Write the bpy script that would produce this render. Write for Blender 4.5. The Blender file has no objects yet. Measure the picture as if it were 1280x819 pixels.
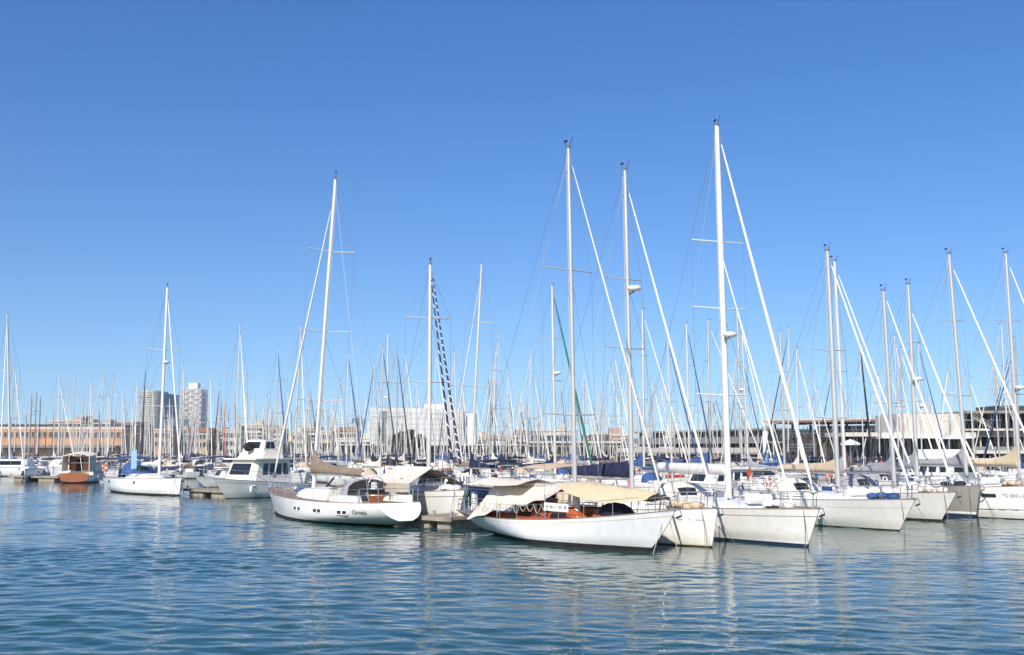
import bpy, math, random
from mathutils import Vector, Matrix
random.seed(7)
R = math.radians
col = bpy.context.scene.collection
scene = bpy.context.scene

# ------------------------------------------------------------------ camera
F, CX, CY = 1340.0, 640.0, 409.5          # focal length and centre in photo pixels (1280x819)
HZ = 562.0                                # row of the horizon
PITCH = math.atan((HZ - CY) / F)
EYE = 3.6
cam = bpy.data.cameras.new('camera')
cam.sensor_width = 36; cam.lens = F / 1280 * 36
cam.clip_start = .1; cam.clip_end = 20000
camo = bpy.data.objects.new('camera', cam); col.objects.link(camo)
camo.location = (0, 0, EYE); camo.rotation_euler = (math.pi / 2 + PITCH, 0, 0)
scene.camera = camo

# ------------------------------------------------------------------ light
SUN_EL, SUN_AZ = R(37), R(202)            # azimuth clockwise from +Y (view direction): behind the camera
sd = Vector((math.sin(SUN_AZ) * math.cos(SUN_EL), math.cos(SUN_AZ) * math.cos(SUN_EL), math.sin(SUN_EL)))
w = bpy.data.worlds.new('World'); scene.world = w; w.use_nodes = True
nt = w.node_tree
bg = nt.nodes['Background']
sky = nt.nodes.new('ShaderNodeTexSky'); sky.sky_type = 'NISHITA'; sky.sun_disc = False
sky.sun_elevation = SUN_EL; sky.sun_rotation = SUN_AZ
sky.air_density = 1.0; sky.dust_density = 0.4; sky.ozone_density = 1.6; sky.altitude = 0
wtc = nt.nodes.new('ShaderNodeTexCoord'); wsep = nt.nodes.new('ShaderNodeSeparateXYZ'); wmul = nt.nodes.new('ShaderNodeMath'); wmul.operation = 'MULTIPLY_ADD'; wcom = nt.nodes.new('ShaderNodeCombineXYZ'); wnor = nt.nodes.new('ShaderNodeVectorMath'); wnor.operation = 'NORMALIZE'
nt.links.new(wtc.outputs['Generated'], wsep.inputs[0]); nt.links.new(wsep.outputs[2], wmul.inputs[0]); wmul.inputs[1].default_value = .98; wmul.inputs[2].default_value = .08
nt.links.new(wsep.outputs[0], wcom.inputs[0]); nt.links.new(wsep.outputs[1], wcom.inputs[1]); nt.links.new(wmul.outputs[0], wcom.inputs[2]); nt.links.new(wcom.outputs[0], wnor.inputs[0]); nt.links.new(wnor.outputs[0], sky.inputs[0])
whs = nt.nodes.new('ShaderNodeHueSaturation'); whs.inputs['Saturation'].default_value = 1.36; whs.inputs['Hue'].default_value = .511; whs.inputs['Value'].default_value = 1.0
nt.links.new(sky.outputs[0], whs.inputs['Color']); nt.links.new(whs.outputs[0], bg.inputs[0]); bg.inputs[1].default_value = 0.135
sun = bpy.data.lights.new('sun', 'SUN'); sun.energy = 5.0; sun.angle = R(.5); sun.color = (1, .93, .82)
suno = bpy.data.objects.new('sun', sun); col.objects.link(suno)
suno.rotation_euler = sd.to_track_quat('Z', 'Y').to_euler()
scene.view_settings.view_transform = 'Standard'; scene.view_settings.look = 'None'
scene.view_settings.exposure = 0.22; scene.view_settings.gamma = 1
scene.cycles.max_bounces = 6; scene.cycles.transparent_max_bounces = 12

def ray(px, py, Y):
    """point of the world at distance Y (along the ground) seen at photo pixel px, py"""
    x, u = (px - CX) / F, (CY - py) / F
    dy = math.cos(PITCH) - u * math.sin(PITCH); dz = math.sin(PITCH) + u * math.cos(PITCH)
    return x / dy * Y, EYE + dz / dy * Y
def ground(px, py, z=0.):
    x, u = (px - CX) / F, (CY - py) / F
    dy = math.cos(PITCH) - u * math.sin(PITCH); dz = math.sin(PITCH) + u * math.cos(PITCH)
    t = (z - EYE) / dz
    return Vector((x * t, dy * t, z))
def PX(px, Y, z):
    return (px - CX) / F * (Y * math.cos(PITCH) + (z - EYE) * math.sin(PITCH))

# ------------------------------------------------------------------ materials
M = {}
def mat(name, c, rough=.5, metal=0., var=.0, scale=4., bump=0., bscale=30., spec=.5, stretch=(1, 1, 1), dirt=None, scum=False):
    m = bpy.data.materials.new(name); m.use_nodes = True
    t = m.node_tree; p = t.nodes['Principled BSDF']
    p.inputs['Roughness'].default_value = rough; p.inputs['Metallic'].default_value = metal
    p.inputs['Specular IOR Level'].default_value = spec
    p.inputs['Base Color'].default_value = (*c, 1)
    if var or bump or dirt:
        tc = t.nodes.new('ShaderNodeTexCoord'); mp = t.nodes.new('ShaderNodeMapping'); mp.inputs['Scale'].default_value = stretch
        t.links.new(tc.outputs['Object'], mp.inputs[0])
    if var or dirt:
        n = t.nodes.new('ShaderNodeTexNoise'); n.inputs['Scale'].default_value = scale; n.inputs['Detail'].default_value = 5
        t.links.new(mp.outputs[0], n.inputs['Vector'])
        r = t.nodes.new('ShaderNodeValToRGB'); r.color_ramp.elements[0].position = .3; r.color_ramp.elements[1].position = .7
        lo = dirt if dirt else tuple(max(0, k * (1 - var)) for k in c)
        r.color_ramp.elements[0].color = (*lo, 1); r.color_ramp.elements[1].color = (*[min(1, k * (1 + (0 if dirt else var * .5))) for k in c], 1)
        t.links.new(n.outputs['Fac'], r.inputs[0]); t.links.new(r.outputs[0], p.inputs['Base Color'])
    if scum:
        se = t.nodes.new('ShaderNodeSeparateXYZ'); t.links.new(tc.outputs['Object'], se.inputs[0])
        nz = t.nodes.new('ShaderNodeTexNoise'); nz.inputs['Scale'].default_value = 1.6; nz.inputs['Detail'].default_value = 6; mp3 = t.nodes.new('ShaderNodeMapping'); mp3.inputs['Scale'].default_value = (2.2, 2.2, .7); t.links.new(tc.outputs['Object'], mp3.inputs[0]); t.links.new(mp3.outputs[0], nz.inputs['Vector'])
        ad = t.nodes.new('ShaderNodeMath'); ad.operation = 'MULTIPLY_ADD'; t.links.new(nz.outputs['Fac'], ad.inputs[0]); ad.inputs[1].default_value = -.75; t.links.new(se.outputs[2], ad.inputs[2])
        mr = t.nodes.new('ShaderNodeMapRange'); mr.inputs['From Min'].default_value = -.30; mr.inputs['From Max'].default_value = .12; mr.inputs['To Min'].default_value = .4; mr.inputs['To Max'].default_value = 0; t.links.new(ad.outputs[0], mr.inputs[0])
        mx = t.nodes.new('ShaderNodeMix'); mx.data_type = 'RGBA'; mx.inputs['B'].default_value = (.36, .32, .22, 1); t.links.new(mr.outputs[0], mx.inputs['Factor']); t.links.new(r.outputs[0], mx.inputs['A']); t.links.new(mx.outputs['Result'], p.inputs['Base Color'])
    if bump:
        n2 = t.nodes.new('ShaderNodeTexNoise'); n2.inputs['Scale'].default_value = bscale; n2.inputs['Detail'].default_value = 4
        t.links.new(mp.outputs[0], n2.inputs['Vector'])
        b = t.nodes.new('ShaderNodeBump'); b.inputs['Strength'].default_value = bump; b.inputs['Distance'].default_value = .03
        t.links.new(n2.outputs['Fac'], b.inputs['Height']); t.links.new(b.outputs[0], p.inputs['Normal'])
    M[name] = m
    return m
mat('hull_cream', (.88, .855, .80), .28, var=.07, scale=1.6, stretch=(2.2, 2.2, .6), scum=True)
mat('hull_white', (.84, .83, .81), .25, var=.06, scale=1.6, stretch=(2.2, 2.2, .6), scum=True)
mat('hull_cool', (.83, .83, .84), .35, var=.09, scale=1.6, stretch=(2.2, 2.2, .6), scum=True)
mat('hull_chalk', (.74, .73, .71), .4, var=.1, scale=1.6, stretch=(2.2, 2.2, .6), scum=True)
mat('hull_grey', (.33, .31, .28), .3, var=.08, scale=1)
mat('hull_navy', (.025, .035, .09), .2, var=.1)
mat('hull_red', (.3, .04, .03), .3, var=.1)
mat('antifoul_dark', (.03, .025, .03), .7, var=.5, scale=3)
mat('antifoul_rust', (.045, .025, .022), .8, var=.5, scale=3)
mat('antifoul_blue', (.02, .03, .09), .7, var=.4)
mat('stripe_navy', (.03, .035, .08), .4)
mat('paint_navy', (.05, .08, .25), .4)
mat('stripe_grey', (.33, .31, .28), .4)
mat('stripe_gold', (.62, .52, .36), .4)
mat('stripe_white', (.8, .78, .75), .4)
mat('deck_cream', (.66, .62, .55), .6, var=.08, scale=3)
mat('teak', (.25, .185, .14), .7, var=.25, scale=3, stretch=(.4, 6, 1))
mat('mahogany', (.38, .09, .024), .22, var=.4, scale=3, stretch=(.5, 3, 5))
mat('varnish', (.32, .11, .035), .3, var=.35, scale=3, stretch=(.5, 3, 5))
mat('gel', (.80, .78, .74), .35, var=.04, scale=2)
mat('gel_cream', (.84, .78, .66), .4, var=.06, scale=2)
mat('glass_dark', (.02, .025, .03), .08, spec=.6)
mat('glass_green', (.05, .1, .09), .1)
mat('mast_white', (.72, .705, .67), .35, var=.04, scale=1.5, stretch=(1, 1, .3))
mat('mast_grey', (.56, .55, .52), .38, metal=.35, var=.1, scale=1.5, stretch=(1, 1, .3))
mat('mast_cream', (.62, .59, .53), .4, metal=.15, var=.1, scale=1.5, stretch=(1, 1, .3))
mat('mast_off', (.60, .57, .52), .4, var=.1, scale=1.5, stretch=(1, 1, .3))
mat('mast_dull', (.40, .38, .35), .45, var=.1, scale=1.5, stretch=(1, 1, .3))
mat('mast_black', (.05, .05, .055), .4, var=.1)
mat('mast_wood', (.26, .175, .12), .45, var=.2, scale=2, stretch=(3, 3, .3))
mat('steel', (.55, .55, .55), .3, metal=.8)
mat('wire', (.22, .22, .23), .45, metal=.3)
mat('wire_light', (.6, .6, .6), .45)
mat('black', (.015, .015, .017), .5)
mat('sail_white', (.78, .76, .72), .75, var=.07, scale=5, bump=.3)
mat('sail_cream', (.68, .63, .54), .8, var=.1, scale=5, bump=.3)
mat('canvas_navy', (.012, .018, .055), .8, var=.35, scale=4, bump=.5, bscale=9)
mat('canvas_black', (.012, .012, .02), .8, var=.35, scale=4, bump=.5, bscale=9)
mat('canvas_blue', (.03, .085, .24), .75, var=.25, scale=4, bump=.5, bscale=9)
mat('canvas_skyblue', (.3, .5, .75), .7, var=.1)
mat('canvas_green', (.02, .14, .10), .75, var=.2, bump=.4, bscale=9)
mat('canvas_tan', (.56, .44, .31), .85, var=.12, scale=4, bump=.5, bscale=9)
mat('canvas_sand', (.62, .50, .32), .85, var=.08, scale=3, bump=.3, bscale=7)
mat('canvas_cream', (.70, .63, .53), .85, var=.07, scale=2, bump=.4, bscale=5)
mat('canvas_brown', (.235, .18, .135), .85, var=.25, scale=5, bump=.8, bscale=9)
mat('canvas_grey', (.32, .32, .34), .8, var=.15, bump=.4, bscale=9)
mat('canvas_red', (.45, .05, .03), .8, var=.2)
mat('rubber_grey', (.4, .4, .41), .6, var=.1)
mat('life_orange', (.75, .12, .03), .5)
mat('fender', (.75, .74, .72), .45)
mat('rope', (.55, .5, .4), .9)
mat('rope_dark', (.16, .14, .11), .9)
mat('concrete', (.42, .39, .34), .85, var=.25, scale=1.5, bump=.4)
mat('pontoon_wood', (.30, .25, .20), .85, var=.35, scale=3, stretch=(.5, 5, 1))
mat('pontoon_float', (.34, .29, .23), .8, var=.35, scale=3)  # float colour darkened to stand for the shadow under the pontoon
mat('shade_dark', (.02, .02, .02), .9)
mat('rust', (.45, .22, .06), .9, var=.4, scale=8)
mat('skin', (.5, .3, .2), .6)

# ------------------------------------------------------------------ mesh helper
class MB:
    def __init__(s): s.v = []; s.f = []; s.m = []; s.s = []; s.mats = []
    def mi(s, name):
        if name == 'x': name = 'canvas_navy'
        if name not in s.mats: s.mats.append(name)
        return s.mats.index(name)
    def add(s, vs, fs, m, smooth=False):
        o = len(s.v); s.v += [tuple(p) for p in vs]; k = s.mi(m)
        for f in fs: s.f.append(tuple(i + o for i in f)); s.m.append(k); s.s.append(smooth)
    def box(s, c, d, m, rz=0, taper=1.):
        hx, hy, hz = d[0] / 2, d[1] / 2, d[2] / 2; cs, sn = math.cos(rz), math.sin(rz); vs = []
        for z, t in ((-hz, 1), (hz, taper)):
            for x, y in ((-hx, -hy), (hx, -hy), (hx, hy), (-hx, hy)):
                x *= t; y *= t
                vs.append((c[0] + x * cs - y * sn, c[1] + x * sn + y * cs, c[2] + z))
        s.add(vs, [(3, 2, 1, 0), (4, 5, 6, 7), (0, 1, 5, 4), (1, 2, 6, 5), (2, 3, 7, 6), (3, 0, 4, 7)], m)
    def tube(s, pts, r, m, n=6, cap=True, ell=1., smooth=True):
        pts = [Vector(p) for p in pts]; rs = r if isinstance(r, (list, tuple)) else [r] * len(pts)
        ref = Vector((0, 1, 0)); rings = []
        for i, p in enumerate(pts):
            d = (pts[min(i + 1, len(pts) - 1)] - pts[max(i - 1, 0)]).normalized()
            rr = ref if abs(d.dot(ref)) < .95 else Vector((1, 0, 0))
            a = (rr - d * rr.dot(d)).normalized(); b = d.cross(a)
            rings.append([p + (a * math.cos(2 * math.pi * k / n) + b * math.sin(2 * math.pi * k / n) * ell) * rs[i] for k in range(n)])
        vs = [q for g in rings for q in g]; fs = []
        for i in range(len(pts) - 1):
            for k in range(n): fs.append((i * n + k, i * n + (k + 1) % n, (i + 1) * n + (k + 1) % n, (i + 1) * n + k))
        s.add(vs, fs, m, smooth)
        if cap: s.add(rings[0], [tuple(range(n))[::-1]], m); s.add(rings[-1], [tuple(range(n))], m)
    def grid(s, rows, m, smooth=True, mrow=None, close=False):
        n = len(rows[0]); vs = [p for r in rows for p in r]; o = len(s.v); s.v += [tuple(p) for p in vs]
        for i in range(len(rows) - 1):
            for k in range(n if close else n - 1):
                k2 = (k + 1) % n
                s.f.append((o + i * n + k, o + i * n + k2, o + (i + 1) * n + k2, o + (i + 1) * n + k))
                s.m.append(s.mi(mrow[k] if mrow else m)); s.s.append(smooth)
    def sheet(s, rows, m, th=.02, smooth=True):
        """cloth with thickness: upper and lower skins and a closed border"""
        s.grid(rows, m, smooth)
        low = [[(p[0], p[1], p[2] - th) for p in r] for r in rows]
        s.grid([r[::-1] for r in low], m, smooth)
        e = list(rows[0]) + [r[-1] for r in rows[1:]] + list(rows[-1])[-2::-1] + [r[0] for r in rows[-2:0:-1]]
        e2 = [(p[0], p[1], p[2] - th) for p in e]
        s.grid([e, e2], m, False, close=True)
    def sphere(s, c, r, m, n=10, sc=(1, 1, 1)):
        rows = []
        for i in range(n // 2 + 1):
            a = math.pi * i / (n // 2)
            rows.append([(c[0] + r * sc[0] * math.sin(a) * math.cos(2 * math.pi * k / n), c[1] + r * sc[1] * math.sin(a) * math.sin(2 * math.pi * k / n), c[2] + r * sc[2] * math.cos(a)) for k in range(n)])
        s.grid(rows, m, True, close=True)
    def torus(s, c, R_, r, m, axis='x', n=20, k=8, alt=None, rz=0):
        pts = []
        rows = []
        for i in range(n + 1):
            a = 2 * math.pi * i / n; row = []
            for j in range(k):
                b = 2 * math.pi * j / k; q = R_ + r * math.cos(b); h = r * math.sin(b)
                x, y, z = (h, q * math.cos(a), q * math.sin(a)) if axis == 'x' else (q * math.cos(a), q * math.sin(a), h)
                x, y = x * math.cos(rz) - y * math.sin(rz), x * math.sin(rz) + y * math.cos(rz)
                row.append((c[0] + x, c[1] + y, c[2] + z))
            rows.append(row)
        for i in range(n):
            s.grid(rows[i:i + 2], alt if alt and i % 5 == 0 else m, True, close=True)
    def mesh(s, name):
        me = bpy.data.meshes.new(name); me.from_pydata(s.v, [], s.f)
        for k in s.mats: me.materials.append(M[k])
        me.polygons.foreach_set('material_index', s.m); me.polygons.foreach_set('use_smooth', s.s)
        me.update(); return me
    def build(s, name, parent=None, loc=(0, 0, 0), rz=0, **kw):
        if not s.v: return None
        o = bpy.data.objects.new(name, s.mesh(name)); col.objects.link(o)
        o.location = loc; o.rotation_euler = (0, 0, rz)
        if parent: o.parent = parent
        tag(o, **kw); return o
def tag(o, label=None, cat=None, group=None, kind=None):
    if label: o['label'] = label
    if cat: o['category'] = cat
    if group: o['group'] = group
    if kind: o['kind'] = kind
    return o
def thing(name, label, cat, loc=(0, 0, 0), rz=0, group=None):
    o = bpy.data.objects.new(name, None); col.objects.link(o); o.empty_display_size = .3
    o.location = loc; o.rotation_euler = (0, 0, rz); return tag(o, label, cat, group)
def text_mesh(body, size, m, shear=0., extrude=.002):
    cu = bpy.data.curves.new('lettering', 'FONT'); cu.body = body; cu.size = size; cu.shear = shear; cu.extrude = extrude
    cu.align_x = 'CENTER'; cu.align_y = 'CENTER'
    o = bpy.data.objects.new('lettering', cu); col.objects.link(o)
    bpy.context.view_layer.update()
    me = bpy.data.meshes.new_from_object(o.evaluated_get(bpy.context.evaluated_depsgraph_get()))
    bpy.data.objects.remove(o); me.materials.clear(); me.materials.append(M[m]); return me
def put(me, name, parent, mw):
    o = bpy.data.objects.new(name, me); col.objects.link(o); o.parent = parent; o.matrix_local = mw; return o

# ------------------------------------------------------------------ setting: water, sea bed, quay
def water_mat():
    m = bpy.data.materials.new('water'); m.use_nodes = True; t = m.node_tree; p = t.nodes['Principled BSDF']
    p.inputs['Base Color'].default_value = (.016, .066, .062, 1); p.inputs['Roughness'].default_value = .03; p.inputs['IOR'].default_value = 1.33; p.inputs['Specular Tint'].default_value = (.90, 1, .93, 1)
    tc = t.nodes.new('ShaderNodeTexCoord')
    prev = None
    for sc_, st, rot, h, det in ((1.1, (1, 1.7, 1), R(-12), .013, 3), (4.5, (1, 1.6, 1), R(20), .005, 3)):
        mp = t.nodes.new('ShaderNodeMapping'); mp.inputs['Scale'].default_value = st; mp.inputs['Rotation'].default_value = (0, 0, rot)
        n = t.nodes.new('ShaderNodeTexNoise'); n.inputs['Scale'].default_value = sc_; n.inputs['Detail'].default_value = det; n.inputs['Roughness'].default_value = .45
        n.inputs['Distortion'].default_value = .4
        t.links.new(tc.outputs['Object'], mp.inputs[0]); t.links.new(mp.outputs[0], n.inputs['Vector'])
        b = t.nodes.new('ShaderNodeBump'); b.inputs['Strength'].default_value = 1; b.inputs['Distance'].default_value = h
        t.links.new(n.outputs['Fac'], b.inputs['Height'])
        if prev: t.links.new(prev.outputs[0], b.inputs['Normal'])
        prev = b
    t.links.new(prev.outputs[0], p.inputs['Normal']); M['water'] = m
water_mat()
def build_water():
    import numpy as np
    rng = np.random.default_rng(5); waves = []
    for k in range(60):
        lam = 10 ** rng.uniform(-.52, .40); th = rng.normal(R(82), .5); sl = .0155 * (1.0 if lam < 1.3 else .55)
        waves.append((lam, th, sl * lam / (2 * math.pi), rng.uniform(0, 6.28)))
    V, Fc = [], []; off = 0
    def patch(x0, x1, y0, y1, st, flat=False):
        nonlocal off
        nx = 1 if flat else int((x1 - x0) / st); ny = 1 if flat else int((y1 - y0) / (st * .85))
        X, Y = np.meshgrid(np.linspace(x0, x1, nx + 1), np.linspace(y0, y1, ny + 1)); Z = np.zeros_like(X)
        if not flat:
            wx = X + .35 * np.sin(Y * .31 + .7) + .2 * np.sin(Y * .83 + X * .2); wy = Y + .4 * np.sin(X * .23 + 1.) + .15 * np.sin(X * .9)
            for lam, th, a, ph in waves:
                if lam < st * 2.8: continue
                q = np.sin((wx * math.cos(th) + wy * math.sin(th)) * 2 * math.pi / lam + ph); Z += a * (q - .25 * np.cos(2 * ((wx * math.cos(th) + wy * math.sin(th)) * 2 * math.pi / lam + ph)))
            Z *= .8 + .42 * np.sin(X * .11 + Y * .17) * np.sin(X * .05 - Y * .23 + 1) + .22 * np.sin(X * .045 + .8) * np.sin(Y * .12 + X * .03) + .15 * np.sin(X * .4 - Y * .6)
            Z *= np.clip((110 - Y) / 40, 0, 1) * np.clip((Y - 10) / 3, 0, 1) * np.clip((62 - np.abs(X)) / 8, 0, 1)
        V.append(np.stack([X.ravel(), Y.ravel(), Z.ravel()], 1)); i = np.arange(ny)[:, None] * (nx + 1) + np.arange(nx)[None] + off
        Fc.append(np.stack([i, i + 1, i + nx + 2, i + nx + 1], -1).reshape(-1, 4)); off += (nx + 1) * (ny + 1)
    E = 2900
    patch(-26, 26, 10, 40, .075); patch(-62, -26, 10, 40, .3); patch(26, 62, 10, 40, .3); patch(-62, 62, 40, 110, .19)
    for a in ((-E, -62, 10, 110), (62, E, 10, 110), (-E, E, -90, 10), (-E, E, 110, E)): patch(*a, 1, True)
    V_ = np.concatenate(V).astype(np.float32); F_ = np.concatenate(Fc).astype(np.int32); me = bpy.data.meshes.new('water')
    me.vertices.add(len(V_)); me.vertices.foreach_set('co', V_.ravel()); me.loops.add(F_.size); me.loops.foreach_set('vertex_index', F_.ravel())
    me.polygons.add(len(F_)); me.polygons.foreach_set('loop_start', np.arange(0, F_.size, 4, dtype=np.int32)); me.polygons.foreach_set('use_smooth', np.ones(len(F_), bool))
    me.materials.append(M['water']); me.update(calc_edges=True); o = bpy.data.objects.new('water', me); col.objects.link(o); tag(o, kind='structure')
build_water()

# ------------------------------------------------------------------ hull
def lag(a, b, c, t, tm=.45):
    return a * (t - tm) * (t - 1) / (tm) + b * t * (t - 1) / (tm * (tm - 1)) + c * t * (t - tm) / (1 - tm)
class Hull:
    def __init__(s, L, B, zb, zm, zs, ob=.8, os_=.3, tf=.7, cn=.3, spoon=1., tm=.45, pw=2.0, draft=.5, retro=0., st=(.05, .10)):
        s.retro = retro; s.st = st
        s.L, s.B, s.zb, s.zm, s.zs, s.ob, s.os, s.tf, s.cn, s.spoon, s.tm, s.pw, s.draft = L, B, zb, zm, zs, ob, os_, tf, cn, spoon, tm, pw, draft
    def z(s, t): return lag(s.zs, s.zm, s.zb, t)
    def p(s, t, z):
        w = z / s.z(t); wc = max(-.6, min(1, w))
        if t < s.tm: u = 1 - t / s.tm; h = s.tf + (1 - s.tf) * (1 - u ** 2.2); h *= 1 - (1 - wc) * s.cn * u ** 1.2
        else: u = (t - s.tm) / (1 - s.tm); h = (1 - u ** s.pw) ** .92; h *= 1 - (1 - wc) * .45 * u ** 1.3
        if wc < .35: h *= 1 - .35 * (.35 - wc) ** 1.4
        h = max(h * s.B / 2, .015)
        g = wc if wc < 0 else wc ** s.spoon
        x0, x1 = -s.L / 2 + s.os * (1 - g), s.L / 2 - s.ob * (1 - g)
        if s.retro:
            x0 = -s.L / 2 - s.retro * (1 - wc) / .7 if wc > .3 else -s.L / 2 - s.retro + (.3 - wc) / .3 * s.os
            if t < s.tm:
                e = math.sqrt(max(.02, 1 - min(1, (1 - wc) / .72) ** 2)); k = (1 - t / s.tm) ** 2.5; h *= (1 - k) + k * e
        return x0 + (x1 - x0) * t, h
    def at(s, x):      # t of a deck position
        return min(1, max(0, (x + s.L / 2) / s.L))
    def half(s, x): return s.p(s.at(x), s.z(s.at(x)))[1]
    def dz(s, x): return s.z(s.at(x))
    def build(s, root, side='hull_white', anti='antifoul_dark', stripe='stripe_navy', cove='stripe_grey', deck='deck_cream', n=16, rail='teak', transom=None, cove_at=(.80, .83)):
        mb = MB(); fr = (.0, .12, .24, .38, .52, .66, cove_at[0], cove_at[1], 1.)
        base = (-s.draft, -.12, s.st[0], s.st[1])
        for sg in (1, -1):
            rows = []
            for i in range(n + 1):
                t = (i / n); t = t if i < n else 1.
                zz = list(base) + [s.st[1] + (s.z(t) - s.st[1]) * q for q in fr[1:]]
                rows.append([(x, sg * h, z) for z in zz for x, h in (s.p(t, z),)])
            if sg < 0: rows = rows[::-1]
            mr = [anti, anti, stripe, side, side, side, side, side, side, cove, side]
            mb.grid(rows, side, True, mrow=mr)
        t0 = []
        zz = list(base) + [s.st[1] + (s.z(0) - s.st[1]) * q for q in fr[1:]]
        lft = [(s.p(0, z)[0], s.p(0, z)[1], z) for z in zz]; rgt = [(a, -b, c) for a, b, c in lft]
        tm = transom or side
        for k in range(len(zz) - 1):
            mb.add([lft[k], rgt[k], rgt[k + 1], lft[k + 1]], [(0, 3, 2, 1)], anti if k < 2 else (stripe if k == 2 else tm))
        hull = mb.build('hull', root)
        d = MB(); rows = []
        for i in range(n + 1):
            t = i / n; x, h = s.p(t, s.z(t)); h *= .985; zz = s.z(t) - .035
            rows.append([(x * .998, h * q, zz + .05 * (1 - q * q)) for q in (-1, -.5, 0, .5, 1)])
        d.grid(rows, deck, True); d.build('deck', root)
        if rail:
            r = MB()
            for sg in (1, -1):
                pts = []
                for i in range(n + 1):
                    t = i / n; x, h = s.p(t, s.z(t)); pts.append((x, sg * (h - .012), s.z(t) + .012))
                r.tube(pts, .026, rail, 4, smooth=False)
            r.build('toe_rail', root)
        return hull

def cabin(root, h, x0, x1, w, ht, m='gel', win=3, slope=.45, name='coachroof', wm='glass_dark', wfrac=(.35, .75), back=.1, tap=.82):
    """low deckhouse: x0 aft, x1 forward"""
    L = x1 - x0; secs = []
    for q, hh, ww in ((0, 1, .98), (.02, 1, 1), (.5, 1., 1.0), (1 - slope, .9, .93), (1 - slope * .4, .55, .78), (1, .06, .6)):
        x = x0 + L * q; secs.append((x, w * ww, ht * hh))
    mb = MB(); rows = []
    def prof(x, ww, hh):
        zb = h.dz(x) - .03; pts = []
        for a, b in ((1, 0), (1 - (1 - tap) * .5, .55), (tap, .88), (tap * .8, 1.), (0, 1.06)):
            pts.append((x, ww * a, zb + hh * b))
        return pts + [(p[0], -p[1], p[2]) for p in pts[-2::-1]]
    rows = [prof(*s_) for s_ in secs]
    mb.grid(rows[::-1], m, False); mb.add(rows[0], [tuple(range(len(rows[0])))], m)
    c = mb.build(name, root)
    if win:
        span = L * (1 - slope) * .94 / win
        for sg in (1, -1):
            for k in range(win):
                wb = MB(); xa = x0 + L * .04 + span * k + span * .1; xb = xa + span * .8
                pts = []
                for x in (xa, xb):
                    q = (x - x0) / L; ww = w * (1 - .07 * max(0, q - .5) / (.5 - slope + .001) if q > .5 else 1); ww = w * (1. if q < .5 else 1 - .07 * (q - .5) / max(.01, .5 - slope))
                    hh = ht * (1 if q < .5 else 1 - .1 * (q - .5) / max(.01, .5 - slope)); zb = h.dz(x) - .03
                    for b in wfrac:
                        a = 1 - (1 - tap) * .5 * b / .55 if b < .55 else (1 - (1 - tap) * .5) + (tap - (1 - (1 - tap) * .5)) * (b - .55) / .33
                        pts.append((x, sg * (ww * a + .008), zb + hh * b))
                # pts: a-low a-high b-low b-high ; give it thickness inwards
                inn = [(p[0], p[1] - sg * .03, p[2]) for p in pts]
                f = [(0, 2, 3, 1), (0, 1, 5, 4), (2, 6, 7, 3), (1, 3, 7, 5), (0, 4, 6, 2)]
                wb.add(pts + inn, f, wm); wb.build('window', c)
    return c

def hood(root, x, z, w, ht, ln, m, glass=True, name='sprayhood'):
    """arched canvas spray hood, open aft"""
    mb = MB(); rows = []
    for q, hh, ww in ((0, 1, 1), (.35, 1.02, 1), (.7, .8, .92), (1, .1, .8)):
        xx = x + ln * q; r = []
        for k in range(9):
            a = math.pi * k / 8; r.append((xx, -w * ww * math.cos(a), z + ht * hh * math.sin(a) ** .6))
        rows.append(r)
    mb.sheet(rows, m, .02)
    o = mb.build(name, root)
    if glass:
        for k in (3, 4):
            a = rows[2][k], rows[2][k + 1], rows[3][k], rows[3][k + 1]
            g = MB(); lp = lambda p, q, t: tuple(p[i] + (q[i] - p[i]) * t + (0.012 if i != 1 else 0) for i in range(3))
            g.add([lp(a[0], a[2], .15), lp(a[1], a[3], .15), lp(a[1], a[3], .8), lp(a[0], a[2], .8)], [(0, 1, 2, 3)], 'glass_dark')
            g.build('window', o)
    return o
def bimini(root, x0, x1, z0, z1, w, m):
    mb = MB(); rows = []
    for q in range(5):
        xx = x0 + (x1 - x0) * q / 4; zz = z1 - .12 * (abs(q - 2) / 2) ** 2
        rows.append([(xx, w * a, zz - .16 * a * a) for a in (-1, -.6, 0, .6, 1)])
    mb.sheet(rows, m, .025); b = mb.build('bimini', root)
    fr = MB()
    for xx in (x0, (x0 + x1) / 2, x1):
        for sg in (1, -1): fr.tube([((x0 + x1) / 2, sg * w, z0), (xx, sg * w, z1 - .28)], .016, 'steel', 5)
    fr.build('frame', b)
def guardrail(root, h, xa, xb, ht=.62, near=True, lines=2, n=None, gap=None):
    n = n or max(3, int((xb - xa) / 1.7)); rr = .013 if near else .02
    for sg, nm in ((1, ''), (-1, '')):
        mb = MB(); tops = []
        for i in range(n + 1):
            x = xa + (xb - xa) * i / n; y = sg * (h.half(x) - .06); z = h.dz(x)
            mb.tube([(x, y, z), (x, y, z + ht)], rr, 'steel', 5); tops.append((x, y, z + ht))
        for k in range(lines):
            mb.tube([(p[0], p[1], p[2] - ht * .45 * k) for p in tops], rr * .6, 'wire_light' if k else 'steel', 4, cap=False)
        mb.build('guardrail', root)
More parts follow.
